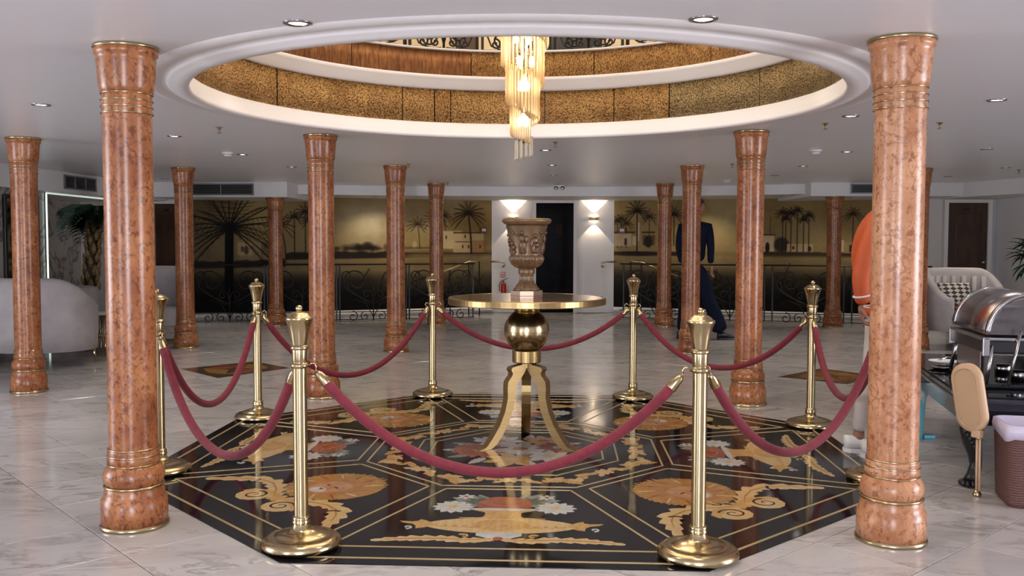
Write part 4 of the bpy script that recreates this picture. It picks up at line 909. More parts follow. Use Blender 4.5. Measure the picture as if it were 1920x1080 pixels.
for z in (.21, .42, .56, .70, .86, 1.05, 1.3):
    rad = .024 if z < .5 else .05
    for k in range(3):
        a = 2 * PI * k / 3 + z * 9 - 1.0
        bobj('bulb', lathe([(0, 0), (.008, .004), (.013, .022), (.011, .045), (.006, .058), (0, .064)], 12), 'bulb', chn, True, (rad * math.cos(a), rad * math.sin(a), z))
def point(loc, e, col=(1, .82, .60), r_=.05, name='lamp'):
    l_ = bpy.data.lights.new(name, 'POINT'); l_.energy = e; l_.color = col; l_.shadow_soft_size = r_; o = bpy.data.objects.new(name, l_); C.objects.link(o); o.location = loc; return o
for z in (1.99, 2.20, 2.42): point((.068, 5.6, z), 8.0, r_=.02, name='chandelier_light')
point((.068, 5.6, 3.05), 30, r_=.1, name='chandelier_light')
bobj('canopy', lathe([(0, 3.2), (.15, 3.2), (.14, 3.16), (.05, 3.12), (0, 3.12)], 32), 'brass', chn, True)

for x in (-2.6, .3, 2.8): point((x, 9.3, 4.3), 70, (1, .88, .70), .12, 'upper_wall_fill')  # unseen fill lights added to brighten the upper back wall
# ------------------------------------------------------------------ ceiling fittings
dl_parts = [('frame', tomesh(lathe([(.036, -.001), (.040, -.006), (.056, -.005), (.058, .0), (.036, .002)], 28)), 'steel'),
            ('lens', tomesh(lathe([(0, .006), (.036, .004), (.037, -.001), (0, -.002)], 24)), 'lamp')]
dls = [(-.834, 3.672, 'left of the two nearest'), (.726, 3.596, 'right of the two nearest'), (-2.949, 5.886, 'at the left edge beyond the nearest left column'), (-2.751, 7.645, 'between the two leftmost near columns'),
       (-2.665, 9.271, 'beside the white smoke detector on the left'), (-2.549, 10.833, 'left, just short of the second left column'), (-2.6, 12.4, 'left, farthest before the box soffit'),
       (-4.811, 12.967, 'left, beside the slim far column'), (2.896, 5.623, 'at the right edge beyond the nearest right column'), (2.286, 6.351, 'just left of the nearest right column'),
       (3.168, 8.881, 'right, beside the round smoke detector'), (3.281, 10.575, 'right, second in the row before the mural'), (3.396, 12.118, 'right, farthest in the row before the mural'),
       (5.71, 12.273, 'far right above the walnut door'), (5.674, 10.778, 'at the right edge above the plant'), (.312, 8.778, 'nearest in the centre row below the opening'),
       (.445, 10.514, 'second in the centre row toward the doorway'), (.535, 12.146, 'third in the centre row toward the doorway'), (.67, 14.108, 'last in the centre row before the doorway')]
for i, (x, y, lb) in enumerate(dls):
    t = thing('downlight', 'round recessed ceiling downlight ' + lb, 'downlight', (x, y, H - .0005), 0, 'recessed ceiling downlights')
    for nm, me, m in dl_parts: link(nm, me, m, t, True)
    l_ = bpy.data.lights.new('downlight_lamp', 'SPOT'); l_.energy = 30 if y < 7 else 62; l_.color = (1, .90, .78); l_.spot_size = R(95); l_.spot_blend = .6; l_.shadow_soft_size = .04
    o = bpy.data.objects.new('downlight_lamp', l_); C.objects.link(o); o.location = (x, y, H - .02)
t = thing('downlight', 'unlit round recessed downlight at the right, beyond the nearest column', 'downlight', (4.35, 8.6, H - .0005), 0, 'recessed ceiling downlights')
link('frame', dl_parts[0][1], None, t, True); bobj('lens', lathe([(0, -.004), (.037, -.003), (.037, .001), (0, .002)], 24), 'white', t)
for (x, y, z, lb) in ((-2.2, 15.1, 1.975, 'small downlight under the soffit before the left mural'), (-1.25, 15.3, 1.975, 'small downlight under the soffit near the far left column'), (5.05, 14.0, 1.93, 'small downlight under the right box soffit'), (3.1, 15.2, 1.975, 'small downlight under the soffit before the right mural')):
    t = thing('soffit_downlight', lb, 'downlight', (x, y, z - .0005), 0)
    for nm, me, m in dl_parts: link(nm, me, m, t, True).scale = (.8, .8, 1)
    l_ = bpy.data.lights.new('soffit_lamp', 'SPOT'); l_.energy = 42; l_.color = (1, .84, .60); l_.spot_size = R(120); l_.spot_blend = .8; l_.shadow_soft_size = .04
    o = bpy.data.objects.new('soffit_lamp', l_); C.objects.link(o); o.location = (x, y, z - .02); o.rotation_euler = (R(18), 0, 0)
sp_me = tomesh(lathe([(0, -.045), (.018, -.045), (.018, -.042), (.005, -.040), (.006, -.02), (.014, -.014), (.014, -.004), (.028, -.002), (.028, 0), (0, 0)], 16))
for (x, y, lb) in ((-2.2, 7.05, 'left, near the ring moulding'), (.37, 8.05, 'below the ring beside the chandelier tip'), (2.25, 6.75, 'right, near the ring moulding'), (2.42, 10.3, 'right, between two middle columns'), (-1.15, 10.4, 'beside the capital of the middle left column'), (-.95, 13.8, 'by the far left column capital'), (3.05, 6.7, 'at the right edge of the nearest right column'), (6.0, 11.1, 'at the far right edge')):
    t = bobj('sprinkler', sp_me and bmesh.new() or bmesh.new(), 'steel') if False else link('sprinkler', sp_me, 'old_brass', None, True, (x, y, H)); tag(t, 'small ceiling sprinkler head ' + lb, 'sprinkler', 'ceiling sprinklers')
for (x, y, lb) in ((-2.76, 9.1, 'white round smoke detector on the ceiling at left'), (2.83, 8.75, 'white round smoke detector on the ceiling at right'), (3.0, 13.1, 'white round smoke detector far back on the ceiling at right')):
    t = thing('smoke_detector', lb, 'smoke detector', (x, y, H)); bobj('base', lathe([(0, 0), (.055, 0), (.055, -.010), (0, -.012)], 24), 'white', t, True)
    bobj('chamber', lathe([(.044, -.010), (.044, -.022), (.030, -.036), (0, -.038)], 24), 'white', t, True); bobj('slot_ring', torus(.0445, .002, -.018, 24, 6), 'black', t, True)
t = thing('emergency_lamp', 'small twin-head emergency lamp on the ceiling before the doorway', 'lamp', (.72, 14.35, H))
bobj('body', mkbox((0, 0, -.02), (.16, .06, .04), bev=.006), 'white', t)
for s in (-1, 1): bobj('lamp_head', lathe([(0, 0), (.02, .005), (.032, .04), (0, .045)], 16), 'steel', t, True, (s * .05, -.03, -.06), (R(70), 0, 0))
# vents
def vent(p, q, z0, z1, label, nb):
    a = math.atan2(q[1] - p[1], q[0] - p[0]); L = math.dist(p, q); t = thing('air_vent', label, 'vent', (p[0], p[1], z0), a); hh = z1 - z0
    bobj('backing', mkbox((L / 2, .0, hh / 2), (L - .02, .01, hh - .02)), 'black', t)
    fr = bmesh.new(); b = .018
    box(fr, (L / 2, -.008, b / 2), (L, .016, b)); box(fr, (L / 2, -.008, hh - b / 2), (L, .016, b)); box(fr, (b / 2, -.008, hh / 2), (b, .016, hh)); box(fr, (L - b / 2, -.008, hh / 2), (b, .016, hh)); bobj('frame', fr, mat('grey_frame', (.16, .17, .18), .4), t)
    for k in range(1, nb): bobj('divider', mkbox((L * k / nb, -.006, hh / 2), (.008, .014, hh - .03)), 'steel', t)
    for k in range(1, 5): bobj('slat', mkbox((L / 2, -.004, hh * k / 5), (L - .04, .012, .003), rot=Euler((R(35), 0, 0))), mat('slat_dark', (.03, .032, .036), .5), t)
vent((-4.76, 13.765), (-3.79, 13.73), 1.93, 2.10, 'long dark air vent in the left box soffit', 2)
vent((-5.625, 11.75), (-5.585, 12.55), 1.915, 2.09, 'dark air vent in the soffit above the palm', 3)
vent((4.93, 13.63), (5.75, 13.61), 1.965, 2.105, 'dark air vent in the right box soffit', 2)
vent((6.80, 12.4), (6.88, 11.6), 1.95, 2.08, 'dark air vent at the right edge above the plant', 2)

# ------------------------------------------------------------------ sconces and small wall things
for x, lb in ((.02, 'brass up-and-down wall light left of the doorway, above the urn rim'), (1.445, 'brass up-and-down wall light right of the doorway')):
    t = thing('wall_sconce', lb, 'wall light', (x, 16.5, 1.63), 0, 'wall lights beside the doorway')
    bobj('band', lathe([(.080, 0), (.086, 0), (.086, .055), (.080, .055)], 32, a0=PI, a1=2 * PI), 'brass', t, True)
    for k in range(5): bobj('rib', mkbox((.086 * math.cos(PI + PI * (k + .5) / 5), .086 * math.sin(PI + PI * (k + .5) / 5), .0275), (.012, .012, .06)), 'old_brass', t)
    bobj('bulb', lathe([(0, 0), (.022, 0), (.022, .05), (0, .05)], 14), mat('sconce_glow', (1, 1, 1), .5, emis=(1, .80, .58), es=30), t, True, (0, -.04, .003))
    for s in (1, -1):
        l_ = bpy.data.lights.new('sconce_lamp', 'SPOT'); l_.energy = 22 if s > 0 else 14; l_.color = (1, .78, .55); l_.spot_size = R(84); l_.spot_blend = .15; l_.shadow_soft_size = .006
        o = bpy.data.objects.new('sconce_lamp', l_); C.objects.link(o); o.location = (x, 16.43, 1.66 + s * .035); o.rotation_euler = (R(180) if s > 0 else 0, 0, 0)
t = thing('fire_extinguisher', 'small red fire extinguisher on the white wall left of the urn foot', 'extinguisher', (-.15, 16.40, .30))
bobj('cylinder', lathe([(0, 0), (.045, 0), (.05, .01), (.05, .19), (.035, .225), (.018, .235), (0, .237)], 24), 'red', t, True)
bobj('valve', mkbox((0, 0, .25), (.03, .03, .035), bev=.004), 'black', t); bobj('lever', mkbox((.03, 0, .29), (.11, .02, .012), rot=Euler((0, R(-22), 0))), 'black', t); bobj('hose', tube([(0, 0, .25), (-.04, -.01, .26), (-.075, 0, .20), (-.07, 0, .08)], .008, 6), 'black', t, True)
bobj('bracket', mkbox((0, .07, .12), (.06, .06, .1)), 'steel', t)
t = thing('safety_sign', 'small red and white square safety sign on the wall above the extinguisher', 'sign', (-.165, 16.49, .62))
bobj('plate', mkbox((0, 0, .05), (.085, .008, .095)), 'red', t)
for dx, dz in ((-.018, .07), (.018, .07), (-.018, .03), (.018, .03)): bobj('pictogram', mkbox((dx, -.005, dz), (.022, .004, .024)), 'sign_white', t)
for (x, y, a, lb) in ((-.50, 16.36, .36, 'small red box with white mark standing for an exit sign reflection on the left mural'), (1.93, 16.36, -.36, 'small red box with white mark standing for an exit sign reflection on the right mural')):
    t = thing('sign_reflection', lb, 'sign', (x, y, 1.40), a); bobj('casing', mkbox((0, 0, .05), (.11, .05, .11), bev=.004), mat('dark_red', (.12, .01, .01), .35), t); bobj('panel', mkbox((0, -.027, .055), (.07, .004, .045)), 'sign_white', t)  # solid box put where an exit sign's reflection shows in the mural

# ------------------------------------------------------------------ tub seating
def tub(name, label, cat, loc, rz, rx, ry, hb, hf, th_=.10, zb=.17, a_open=50, seat=True, legs='cone', group=None, channels=0):
    t = thing(name, label, cat, loc, rz, group); n = 48; a0, a1 = R(-90 + a_open), R(270 - a_open)
    bm = bmesh.new(); rings = []
    for i in range(n + 1):
        a = a0 + (a1 - a0) * i / n; back = max(0, math.sin(a)) ; h = hf + (hb - hf) * (0.5 - .5 * math.cos(PI * min(1, max(0, (math.sin(a) + .75) / 1.35))))
        ring = []
        prof = [(0, zb), (0, zb + .3 * (h - zb)), (.015, h - .06), (-.01 + .0, h - .015), (-th_ * .5, h), (-th_ + .005, h - .02), (-th_, h - .07), (-th_ * 1.0, zb)]
        for dr, z in prof:
            ring.append(bm.verts.new(((rx + dr) * math.cos(a), (ry + dr) * math.sin(a), z)))
        rings.append(ring)
    for r0, r1 in zip(rings, rings[1:]):
        for k in range(len(r0)): bm.faces.new((r0[k], r1[k], r1[(k + 1) % len(r0)], r0[(k + 1) % len(r0)]))
    bm.faces.new(rings[0]); bm.faces.new(rings[-1][::-1])
    bobj('shell', bm, 'grey_velvet', t, True)
    if channels:
        for k in range(channels):
            a = R(20) + R(140) * k / (channels - 1); rr = .97
            bobj('channel', tube([((rx - th_) * rr * math.cos(a), (ry - th_) * rr * math.sin(a), .42), ((rx - th_) * rr * math.cos(a), (ry - th_) * rr * math.sin(a), hb - .10)], .028, 8), 'grey_velvet', t, True)
    bobj('seat', lathe([(0, zb), (1, zb), (1.0, .36), (.96, .42), (.8, .44), (0, .445)], 40), 'grey_velvet', t, True).scale = (rx - th_ + .005, ry - th_ + .005, 1)
    lm_ = tomesh(lathe([(0, 0), (.010, 0), (.018, zb + .01), (0, zb + .01)], 12))
    for sx_, sy_ in ((1, 1), (-1, 1), (1, -1), (-1, -1)):
        dx, dy = sx_ * rx * .66, sy_ * ry * .66
        o = link('leg', lm_, 'brass', t, True, (dx * 1.05, dy * 1.05, 0)); o.rotation_euler = (R(6) * sy_ * 1, -R(6) * sx_, 0)
    return t
tub('curved_sofa', 'large pale grey velvet curved sofa seen from behind at the left edge', 'sofa', (-4.96, 9.55, 0), R(160), .74, .52, .90, .62, .14, .17, 40)
tub('tub_armchair', 'pale grey velvet tub armchair partly hidden behind the nearest left column', 'armchair', (-4.50, 11.65, 0), R(20), .46, .44, .94, .62, .09, .22, 55)
tub('tub_armchair', 'grey velvet tub armchair with a patterned cushion behind the chafing dish', 'armchair', (5.42, 11.15, 0), R(14), .50, .46, .95, .60, .09, .22, 52, channels=9)
tub('tub_armchair', 'low pale armchair back showing between the curved sofa and the palm', 'armchair', (-5.30, 11.0, 0), R(-60), .38, .38, .72, .5, .09, .2, 55)
# patterned cushion
cu = thing('patterned_cushion', 'black and cream diamond patterned cushion on the right armchair', 'cushion', (5.36, 11.18, .452), R(8), rot=(R(-18), 0, R(8)))
bm = bmesh.new(); n = 14
gr = [[None] * (n + 1) for _ in range(2 * (n + 1))]
for s_ in (0, 1):
    for i in range(n + 1):
        for j in range(n + 1):
            u, v = i / n * 2 - 1, j / n * 2 - 1; tk = .05 * ((1 - u ** 4) * (1 - v ** 4)) ** .6
            gr[s_ * (n + 1) + i][j] = bm.verts.new((u * .21, (tk if s_ else -tk), .17 + v * .165))
for s_ in (0, 1):
    for i in range(n):
        for j in range(n): bm.faces.new([gr[s_ * (n + 1) + i][j], gr[s_ * (n + 1) + i + 1][j], gr[s_ * (n + 1) + i + 1][j + 1], gr[s_ * (n + 1) + i][j + 1]])
bmesh.ops.remove_doubles(bm, verts=bm.verts, dist=.0005)
cm = mat('diamond_fabric', (.4, .36, .32), .85); nn_, ll_, pp_ = nodes(cm); tc = nn_.new('ShaderNodeTexCoord'); mp = nn_.new('ShaderNodeMapping'); mp.inputs['Rotation'].default_value = (0, R(45), 0); mp.inputs['Scale'].default_value = (1, 1, 1)
sc_ = nn_.new('ShaderNodeMapping'); sc_.inputs['Scale'].default_value = (16, 1, 28); ll_.new(tc.outputs['Object'], sc_.inputs[0]); ll_.new(sc_.outputs[0], mp.inputs[0]); ckr = nn_.new('ShaderNodeTexChecker'); ckr.inputs['Scale'].default_value = 1.0; ckr.inputs[1].default_value = (.50, .45, .40, 1); ckr.inputs[2].default_value = (.035, .028, .03, 1); ll_.new(mp.outputs[0], ckr.inputs[0]); ll_.new(ckr.outputs[0], pp_.inputs['Base Color'])
bobj('cover', bm, cm, cu, True)
# gold slatted side table by the sofa
st_ = thing('side_table', 'small side table with a drum of gold rods beside the curved sofa', 'table', (-4.74, 10.72, 0))
bobj('tabletop', lathe([(0, .42), (.20, .42), (.205, .425), (.205, .44), (.2, .445), (0, .445)], 36), 'white', st_, True)
rm_ = tomesh(tube([(0, 0, .0), (0, 0, .42)], .006, 6))
for k in range(26): link('rod', rm_, 'brass', st_, True, (.17 * math.cos(2 * PI * k / 26), .17 * math.sin(2 * PI * k / 26), 0))
st_ = thing('side_table', 'low drum of gold rods under a small top at the sofa end', 'table', (-4.50, 10.28, 0))
bobj('tabletop', lathe([(0, .22), (.13, .22), (.133, .23), (0, .235)], 30), 'brass', st_, True)
rm_ = tomesh(tube([(0, 0, .0), (0, 0, .225)], .006, 6))
for k in range(16): link('rod', rm_, 'brass', st_, True, (.11 * math.cos(2 * PI * k / 16), .11 * math.sin(2 * PI * k / 16), 0))
# tall dark mirror on the marble wall
mr = thing('tall_mirror', 'tall dark framed mirror on the marble wall behind the leftmost column', 'mirror', (-5.775, 10.98, .35))
for y in (-.36, .36): bobj('frame_side', mkbox((.01, y, .72), (.04, .05, 1.44), bev=.006), 'black', mr)
for z in (.02, 1.42): bobj('frame_end', mkbox((.01, 0, z), (.04, .70, .05), bev=.006), 'black', mr)
bobj('mirror_glass', mkbox((0, 0, .72), (.012, .68, 1.38)), mat('mirror', (.5, .5, .5), .05, 1.0), mr)
pc = thing('wall_panel_picture', 'brown panel picture at the far left edge on the marble wall', 'picture', (-5.775, 10.2, 1.45)); bobj('frame', mkbox((.01, 0, .14), (.03, .6, .34), bev=.005), 'door_wood', pc); bobj('canvas', mkbox((.027, 0, .14), (.006, .54, .28)), noisy('brown_canvas', (.12, .075, .05), (.22, .15, .10), 9, .6), pc)

# ------------------------------------------------------------------ plants
def blade(L, W, droop, fold=.2, n=8):
    bm = bmesh.new(); rows = []
    for i in range(n + 1):
        t = i / n; w_ = W * math.sin(PI * (.06 + .93 * t)) ** .7; x = L * (t - .1 * droop * t * t); z = -droop * L * t * t * .6
        rows.append([bm.verts.new((x, -w_ / 2, z + w_ * fold)), bm.verts.new((x, 0, z)), bm.verts.new((x, w_ / 2, z + w_ * fold))])
    for a, b in zip(rows, rows[1:]):
        for k in (0, 1): bm.faces.new((a[k], a[k + 1], b[k + 1], b[k]))
    bmesh.ops.solidify(bm, geom=bm.faces[:], thickness=.002); return bm
def frond(L, droop, nl=16):
    bm = bmesh.new(); pts = [(L * t * (1 - .15 * t), 0, .25 * L * math.sin(PI * t * .7) - droop * L * t * t) for t in [i / 12 for i in range(13)]]
    tube(pts, lambda t: .008 * (1 - .7 * t), 5, bm)
    for i in range(2, nl + 2):
        t = i / (nl + 2); x = L * t * (1 - .15 * t); z = .25 * L * math.sin(PI * t * .7) - droop * L * t * t; ll = .34 * L * math.sin(PI * (.15 + .8 * t))
        for s in (1, -1):
            v = [bm.verts.new(q) for q in ((x, 0, z), (x + ll * .4, s * ll * .55 + .0, z - ll * .10 + .01), (x + ll * .75, s * ll, z - ll * .42), (x + ll * .3, s * ll * .42, z - ll * .16))]; bm.faces.new(v)
    bmesh.ops.solidify(bm, geom=bm.faces[:], thickness=.0015); return bm
pt = thing('potted_palm', 'tall palm with a scaly gold-brown trunk in the lit niche on the left', 'plant', (-5.52, 12.15, 0))
bobj('pot', lathe([(0, 0), (.15, 0), (.19, .3), (.2, .34), (.18, .34), (.165, .30), (0, .30)], 28), 'black', pt, True)
bobj('trunk', tube([(0, 0, .3), (.02, 0, .8), (.05, 0, 1.2), (.10, 0, 1.62)], lambda t: .085 - .03 * t, 12), 'bark_dark', pt, True)
sm_ = tomesh(lathe([(0, .15), (.026, .10), (.034, .05), (.018, 0)], 6, a0=-.2, a1=PI + .2)); sc2 = []
for k in range(54):
    t = k / 54; z = .42 + 1.18 * t; a = k * 2.4; r_ = .085 - .03 * t
    link('bark_scale', sm_, 'bark', pt, False, (.10 * ((z - .3) / 1.3) + r_ * math.cos(a), r_ * math.sin(a), z), (R(-12), 0, a - PI / 2))
fr1, fr2 = tomesh(frond(.62, .75)), tomesh(frond(.5, .45))
for k in range(17): link('frond', fr1 if k % 2 else fr2, 'leaf', pt, False, (.10, 0, 1.60 + .01 * (k % 4)), (0, R(-12 + 22 * (k % 3)), k * 2.4))
pr = thing('potted_plant', 'dark leafy plant at the right edge by the white wall', 'plant', (6.16, 11.0, 0))
bobj('pot', lathe([(0, 0), (.14, 0), (.17, .36), (.155, .36), (.14, .33), (0, .33)], 28), 'black', pr, True)
bobj('trunk', tube([(0, 0, .33), (.01, 0, .9), (0, 0, 1.45)], .05, 10), 'black', pr, True)
b1, b2 = tomesh(blade(.30, .06, .5)), tomesh(blade(.22, .055, .9))
for k in range(74):
    z = .55 + .98 * ((k * .618) % 1); link('leaf', b1 if k % 2 else b2, 'leaf', pr, True, (.03 * math.cos(k * 2.4), .03 * math.sin(k * 2.4), z), (0, R(-35 + 30 * (k % 3)), k * 2.4))

# ------------------------------------------------------------------ black table and what stands on it (right)
TR = R(-13.5)
bt_ = thing('buffet_table', 'low glossy black table with carved paw legs at the right edge', 'table', (2.32, 4.76, 0), TR)
TH = .475
bobj('tabletop', mkbox((.80, .96, TH - .0125), (1.66, 1.98, .025), bev=.006), 'gloss_black', bt_)
bobj('apron', mkbox((.80, .96, TH - .085), (1.56, 1.88, .12), bev=.006), 'gloss_black', bt_)
bobj('glass_top', mkbox((.80, .96, TH + .004), (1.58, 1.90, .008), bev=.002), 'dark_glass', bt_)
def paw_leg():
    bm = bmesh.new(); tube([(0, 0, .36), (-.015, -.015, .30), (-.01, -.01, .24), (.012, .012, .17), (.02, .02, .11), (.008, .008, .06), (-.008, -.008, .025)], lambda t: (.052, .058, .048, .036, .030, .034, .04)[min(6, int(round(t * 6)))], 12, bm)
    for k in range(4):
        a = R(225 - 50 + 33 * k); bmesh.ops.create_icosphere(bm, subdivisions=2, radius=1, matrix=Matrix.Translation((-.008 + .036 * math.cos(a), -.008 + .036 * math.sin(a), .02)) @ Matrix.Rotation(a, 4, 'Z') @ Matrix.Diagonal((.026, .014, .02, 1)))
    for k in range(5): bmesh.ops.create_icosphere(bm, subdivisions=1, radius=1, matrix=Matrix.Translation((-.05 + .012 * k, -.05 + .0 * k, .30 - .02 * k)) @ Matrix.Diagonal((.016, .016, .022, 1)))
    return bm
pl_ = tomesh(paw_leg())
for x, y, a in ((.07, .07, 0), (1.53, .07, 90), (1.53, 1.85, 180), (.07, 1.85, 270)): link('leg', pl_, 'black', bt_, True, (x, y, 0), (0, 0, R(a)))
# chafing dish: barrel along table's depth
cd = thing('chafing_dish', 'large stainless steel roll-top chafing dish on the black table', 'chafing dish', (2.845, 5.28, TH + .0085), TR + R(3))
rb = bmesh.new(); RR = .222; Lh = .33
bobj('base_tray', mkbox((0, 0, .012), (.50, .66, .024), bev=.008), 'dark_glass', cd)
bobj('water_pan', mkbox((0, 0, .225), (.475, .64, .075), bev=.01), 'black', cd)
bobj('pan_rim', mkbox((0, 0, .268), (.50, .67, .018), bev=.006), 'steel', cd)
def barrel(r0, y0, y1, th_=.006, n=28, a0=0, a1=PI):
    bm = bmesh.new()
    def ring(y, r_): return [bm.verts.new((r_ * math.cos(a0 + (a1 - a0) * i / n), y, r_ * math.sin(a0 + (a1 - a0) * i / n))) for i in range(n + 1)]
    o0, o1, i0, i1 = ring(y0, r0), ring(y1, r0), ring(y0, r0 - th_), ring(y1, r0 - th_)
    for a, b in ((o0, o1), (i1, i0), (i0, o0), (o1, i1)):
        for k in range(n): bm.faces.new((a[k], a[k + 1], b[k + 1], b[k]))
    for k in (0, n): bm.faces.new((o0[k], o1[k], i1[k], i0[k]))
    return bm
zc = .290
bobj('lid', barrel(RR, -.30, .32), 'steel_satin', cd, True, (0, 0, zc))
for y in (-.31, .32): bobj('lid_band', barrel(RR + .008, y, y + .03, .02), 'steel', cd, True, (0, 0, zc))
for y, s in ((-.295, 1), (.33, -1)):
    bm = bmesh.new(); c_ = [bm.verts.new((RR * .98 * math.cos(PI * i / 28), 0, RR * .98 * math.sin(PI * i / 28))) for i in range(29)]; bm.faces.new(c_); bmesh.ops.solidify(bm, geom=bm.faces[:], thickness=.004)
    bobj('end_plate', bm, 'steel_satin', cd, False, (0, y, zc))
for sx_, sy_ in ((1, 1), (-1, 1), (1, -1), (-1, -1)):
    bobj('corner_leg', mkbox((0, 0, 0), (.035, .02, .10), bev=.004), 'steel', cd, loc=(sx_ * .235, sy_ * .325, .225))
    bobj('frame_leg', tube([(sx_ * .20, sy_ * .32, .235), (sx_ * .235, sy_ * .335, .024)], .012, 8), 'steel', cd, True)
bobj('front_strut', tube([(-.07, -.35, .32), (-.135, -.37, .024)], .012, 8, flat=.5), 'steel', cd, True)
bobj('lid_handle', tube([(-.02, -.33, .33), (-.02, -.37, .33), (.10, -.37, .33), (.10, -.33, .33)], .009, 8), 'steel', cd, True)
bobj('side_panel', mkbox((-.215, .05, .11), (.006, .44, .165)), 'steel_satin', cd)
for y in (-.14, .14): bobj('burner', lathe([(0, 0), (.045, 0), (.047, .05), (.035, .055), (0, .056)], 20), 'steel', cd, True, (0, y, .025))
# tray of dishes on table at left
bd = thing('dish_stack', 'stack of steel and white dishes at the left end of the black table', 'dishes', (2.69, 5.78, TH + .0085))
for k, (z, r_, m) in enumerate(((0, .085, 'steel'), (.018, .078, 'steel'), (.036, .086, 'white'))):
    bobj('dish', lathe([(0, z), (r_ * .6, z), (r_, z + .012), (r_ * 1.02, z + .016), (r_ * .97, z + .016), (r_ * .6, z + .006), (0, z + .005)], 32), m, bd, True)
bobj('server', tube([(-.05, -.05, .062), (.02, .0, .075), (.08, .03, .068)], .009, 8, flat=.4), 'steel', bd, True)
# brown basket with bag
bk = thing('laundry_basket', 'brown moulded wicker-look basket lined with a pale plastic bag, bottom right', 'basket', (2.63, 4.49, 0), TR)
def rrect(w_, h_, r_, n=5):
    o = []
    for cx_, cy_, a in ((w_ / 2 - r_, h_ / 2 - r_, 0), (-w_ / 2 + r_, h_ / 2 - r_, 90), (-w_ / 2 + r_, -h_ / 2 + r_, 180), (w_ / 2 - r_, -h_ / 2 + r_, 270)):
        for i in range(n + 1): b = R(a + 90 * i / n); o.append((cx_ + r_ * math.cos(b), cy_ + r_ * math.sin(b)))
    return o
def loft(levels):   # [(outline, z)]
    bm = bmesh.new(); rs2 = [[bm.verts.new((x, y, z if not callable(z) else z(x, y))) for x, y in o] for o, z in levels]
    for a, b in zip(rs2, rs2[1:]):
        for k in range(len(a)): bm.faces.new((a[k], a[(k + 1) % len(a)], b[(k + 1) % len(a)], b[k]))
    bm.faces.new(rs2[0][::-1]); bm.faces.new(rs2[-1]); return bm
bobj('basket_body', loft([(rrect(.43, .26, .05), 0), (rrect(.45, .28, .05), .02), (rrect(.475, .30, .05), .385), (rrect(.46, .285, .05), .39), (rrect(.43, .26, .05), .06)]), 'wicker', bk)
zb_ = lambda x, y: .335 + .03 * math.sin(9 * x + 2) + .02 * math.sin(23 * x + 11 * y)
bobj('bag_liner', loft([(rrect(.484, .31, .05), zb_), (rrect(.488, .315, .05), .37), (rrect(.48, .305, .05), .398), (rrect(.45, .275, .05), .402), (rrect(.42, .25, .05), .33), (rrect(.2, .1, .04), .31)]), 'bag', bk, True)
for k in range(5): bobj('bag_fold', tube([(-.17 + .08 * k, -.10 + .03 * (k % 2), .345), (-.13 + .07 * k, 0, .37 + .012 * (k % 3)), (-.10 + .075 * k, .10, .34)], .018, 8, flat=.5), 'bag', bk, True)
# chair with woven back
ch_ = thing('low_chair', 'beige low chair with an oval woven rattan back on a slim post beside the basket', 'chair', (2.335, 4.62, 0), R(-63))
def oval(w_, h_, t_, bev=.008):
    o = rrect(w_, h_, min(w_, h_) * .47, 8); bm = bmesh.new(); a = [bm.verts.new((x, -t_ / 2 + bev, z)) for x, z in o]; b = [bm.verts.new((x, t_ / 2 - bev, z)) for x, z in o]
    o2 = [(x * (1 - bev * 2 / w_), z * (1 - bev * 2 / h_)) for x, z in o]; c = [bm.verts.new((x, -t_ / 2, z)) for x, z in o2]; d = [bm.verts.new((x, t_ / 2, z)) for x, z in o2]
    for p_, q_ in ((c, a), (a, b), (b, d)):
        for k in range(len(o)): bm.faces.new((p_[k], p_[(k + 1) % len(o)], q_[(k + 1) % len(o)], q_[k]))
    bm.faces.new(c); bm.faces.new(d[::-1]); return bm
bkx = Euler((0, R(-11), 0))
bobj('backrest', oval(.175, .345, .034), 'beige', ch_, True, (-.055, 0, .492), bkx)
bobj('woven_panel', oval(.13, .29, .039, .003), 'rattan', ch_, False, (-.055, 0, .492), bkx)
bobj('piping', tube([(x, -.0195, z) for x, z in rrect(.134, .294, .062, 8)], .0035, 6, closed=True), 'beige', ch_, True, (-.055, 0, .492), bkx)
bobj('tab', mkbox((-.008, 0, .315), (.05, .03, .04), bev=.006), 'beige', ch_)
for dx in (-.008, .008): bobj('post', tube([(dx, 0, .31), (dx + .004, 0, .03)], .006, 8), 'beige', ch_, True)
bobj('post_collar', lathe([(0, 0), (.012, 0), (.012, .012), (0, .012)], 12), 'brass', ch_, True, (0, 0, .288))
bobj('foot', lathe([(0, 0), (.020, 0), (.022, .01), (.014, .03), (0, .034)], 14), 'brass', ch_, True)
# blue bin
bb = thing('blue_bin', 'pale blue waste bin with a clear bag behind the nearest right column', 'bin', (2.585, 6.02, 0))
bobj('bin_body', lathe([(0, 0), (.085, 0), (.10, .25), (.102, .26), (.094, .26), (.08, .02), (0, .02)], 28), 'blue', bb, True)
bobj('bag_edge', lathe([(.094, .22), (.104, .262), (.112, .30), (.10, .36), (.07, .37)], 20, rmul=lambda a, z: 1 + .06 * math.sin(7 * a + z * 30)), mat('pale_bag', (.42, .55, .60), .3), bb, True)
bobj('corner', mkbox((.12, -.02, .012), (.07, .05, .022), bev=.004), 'blue', bb)

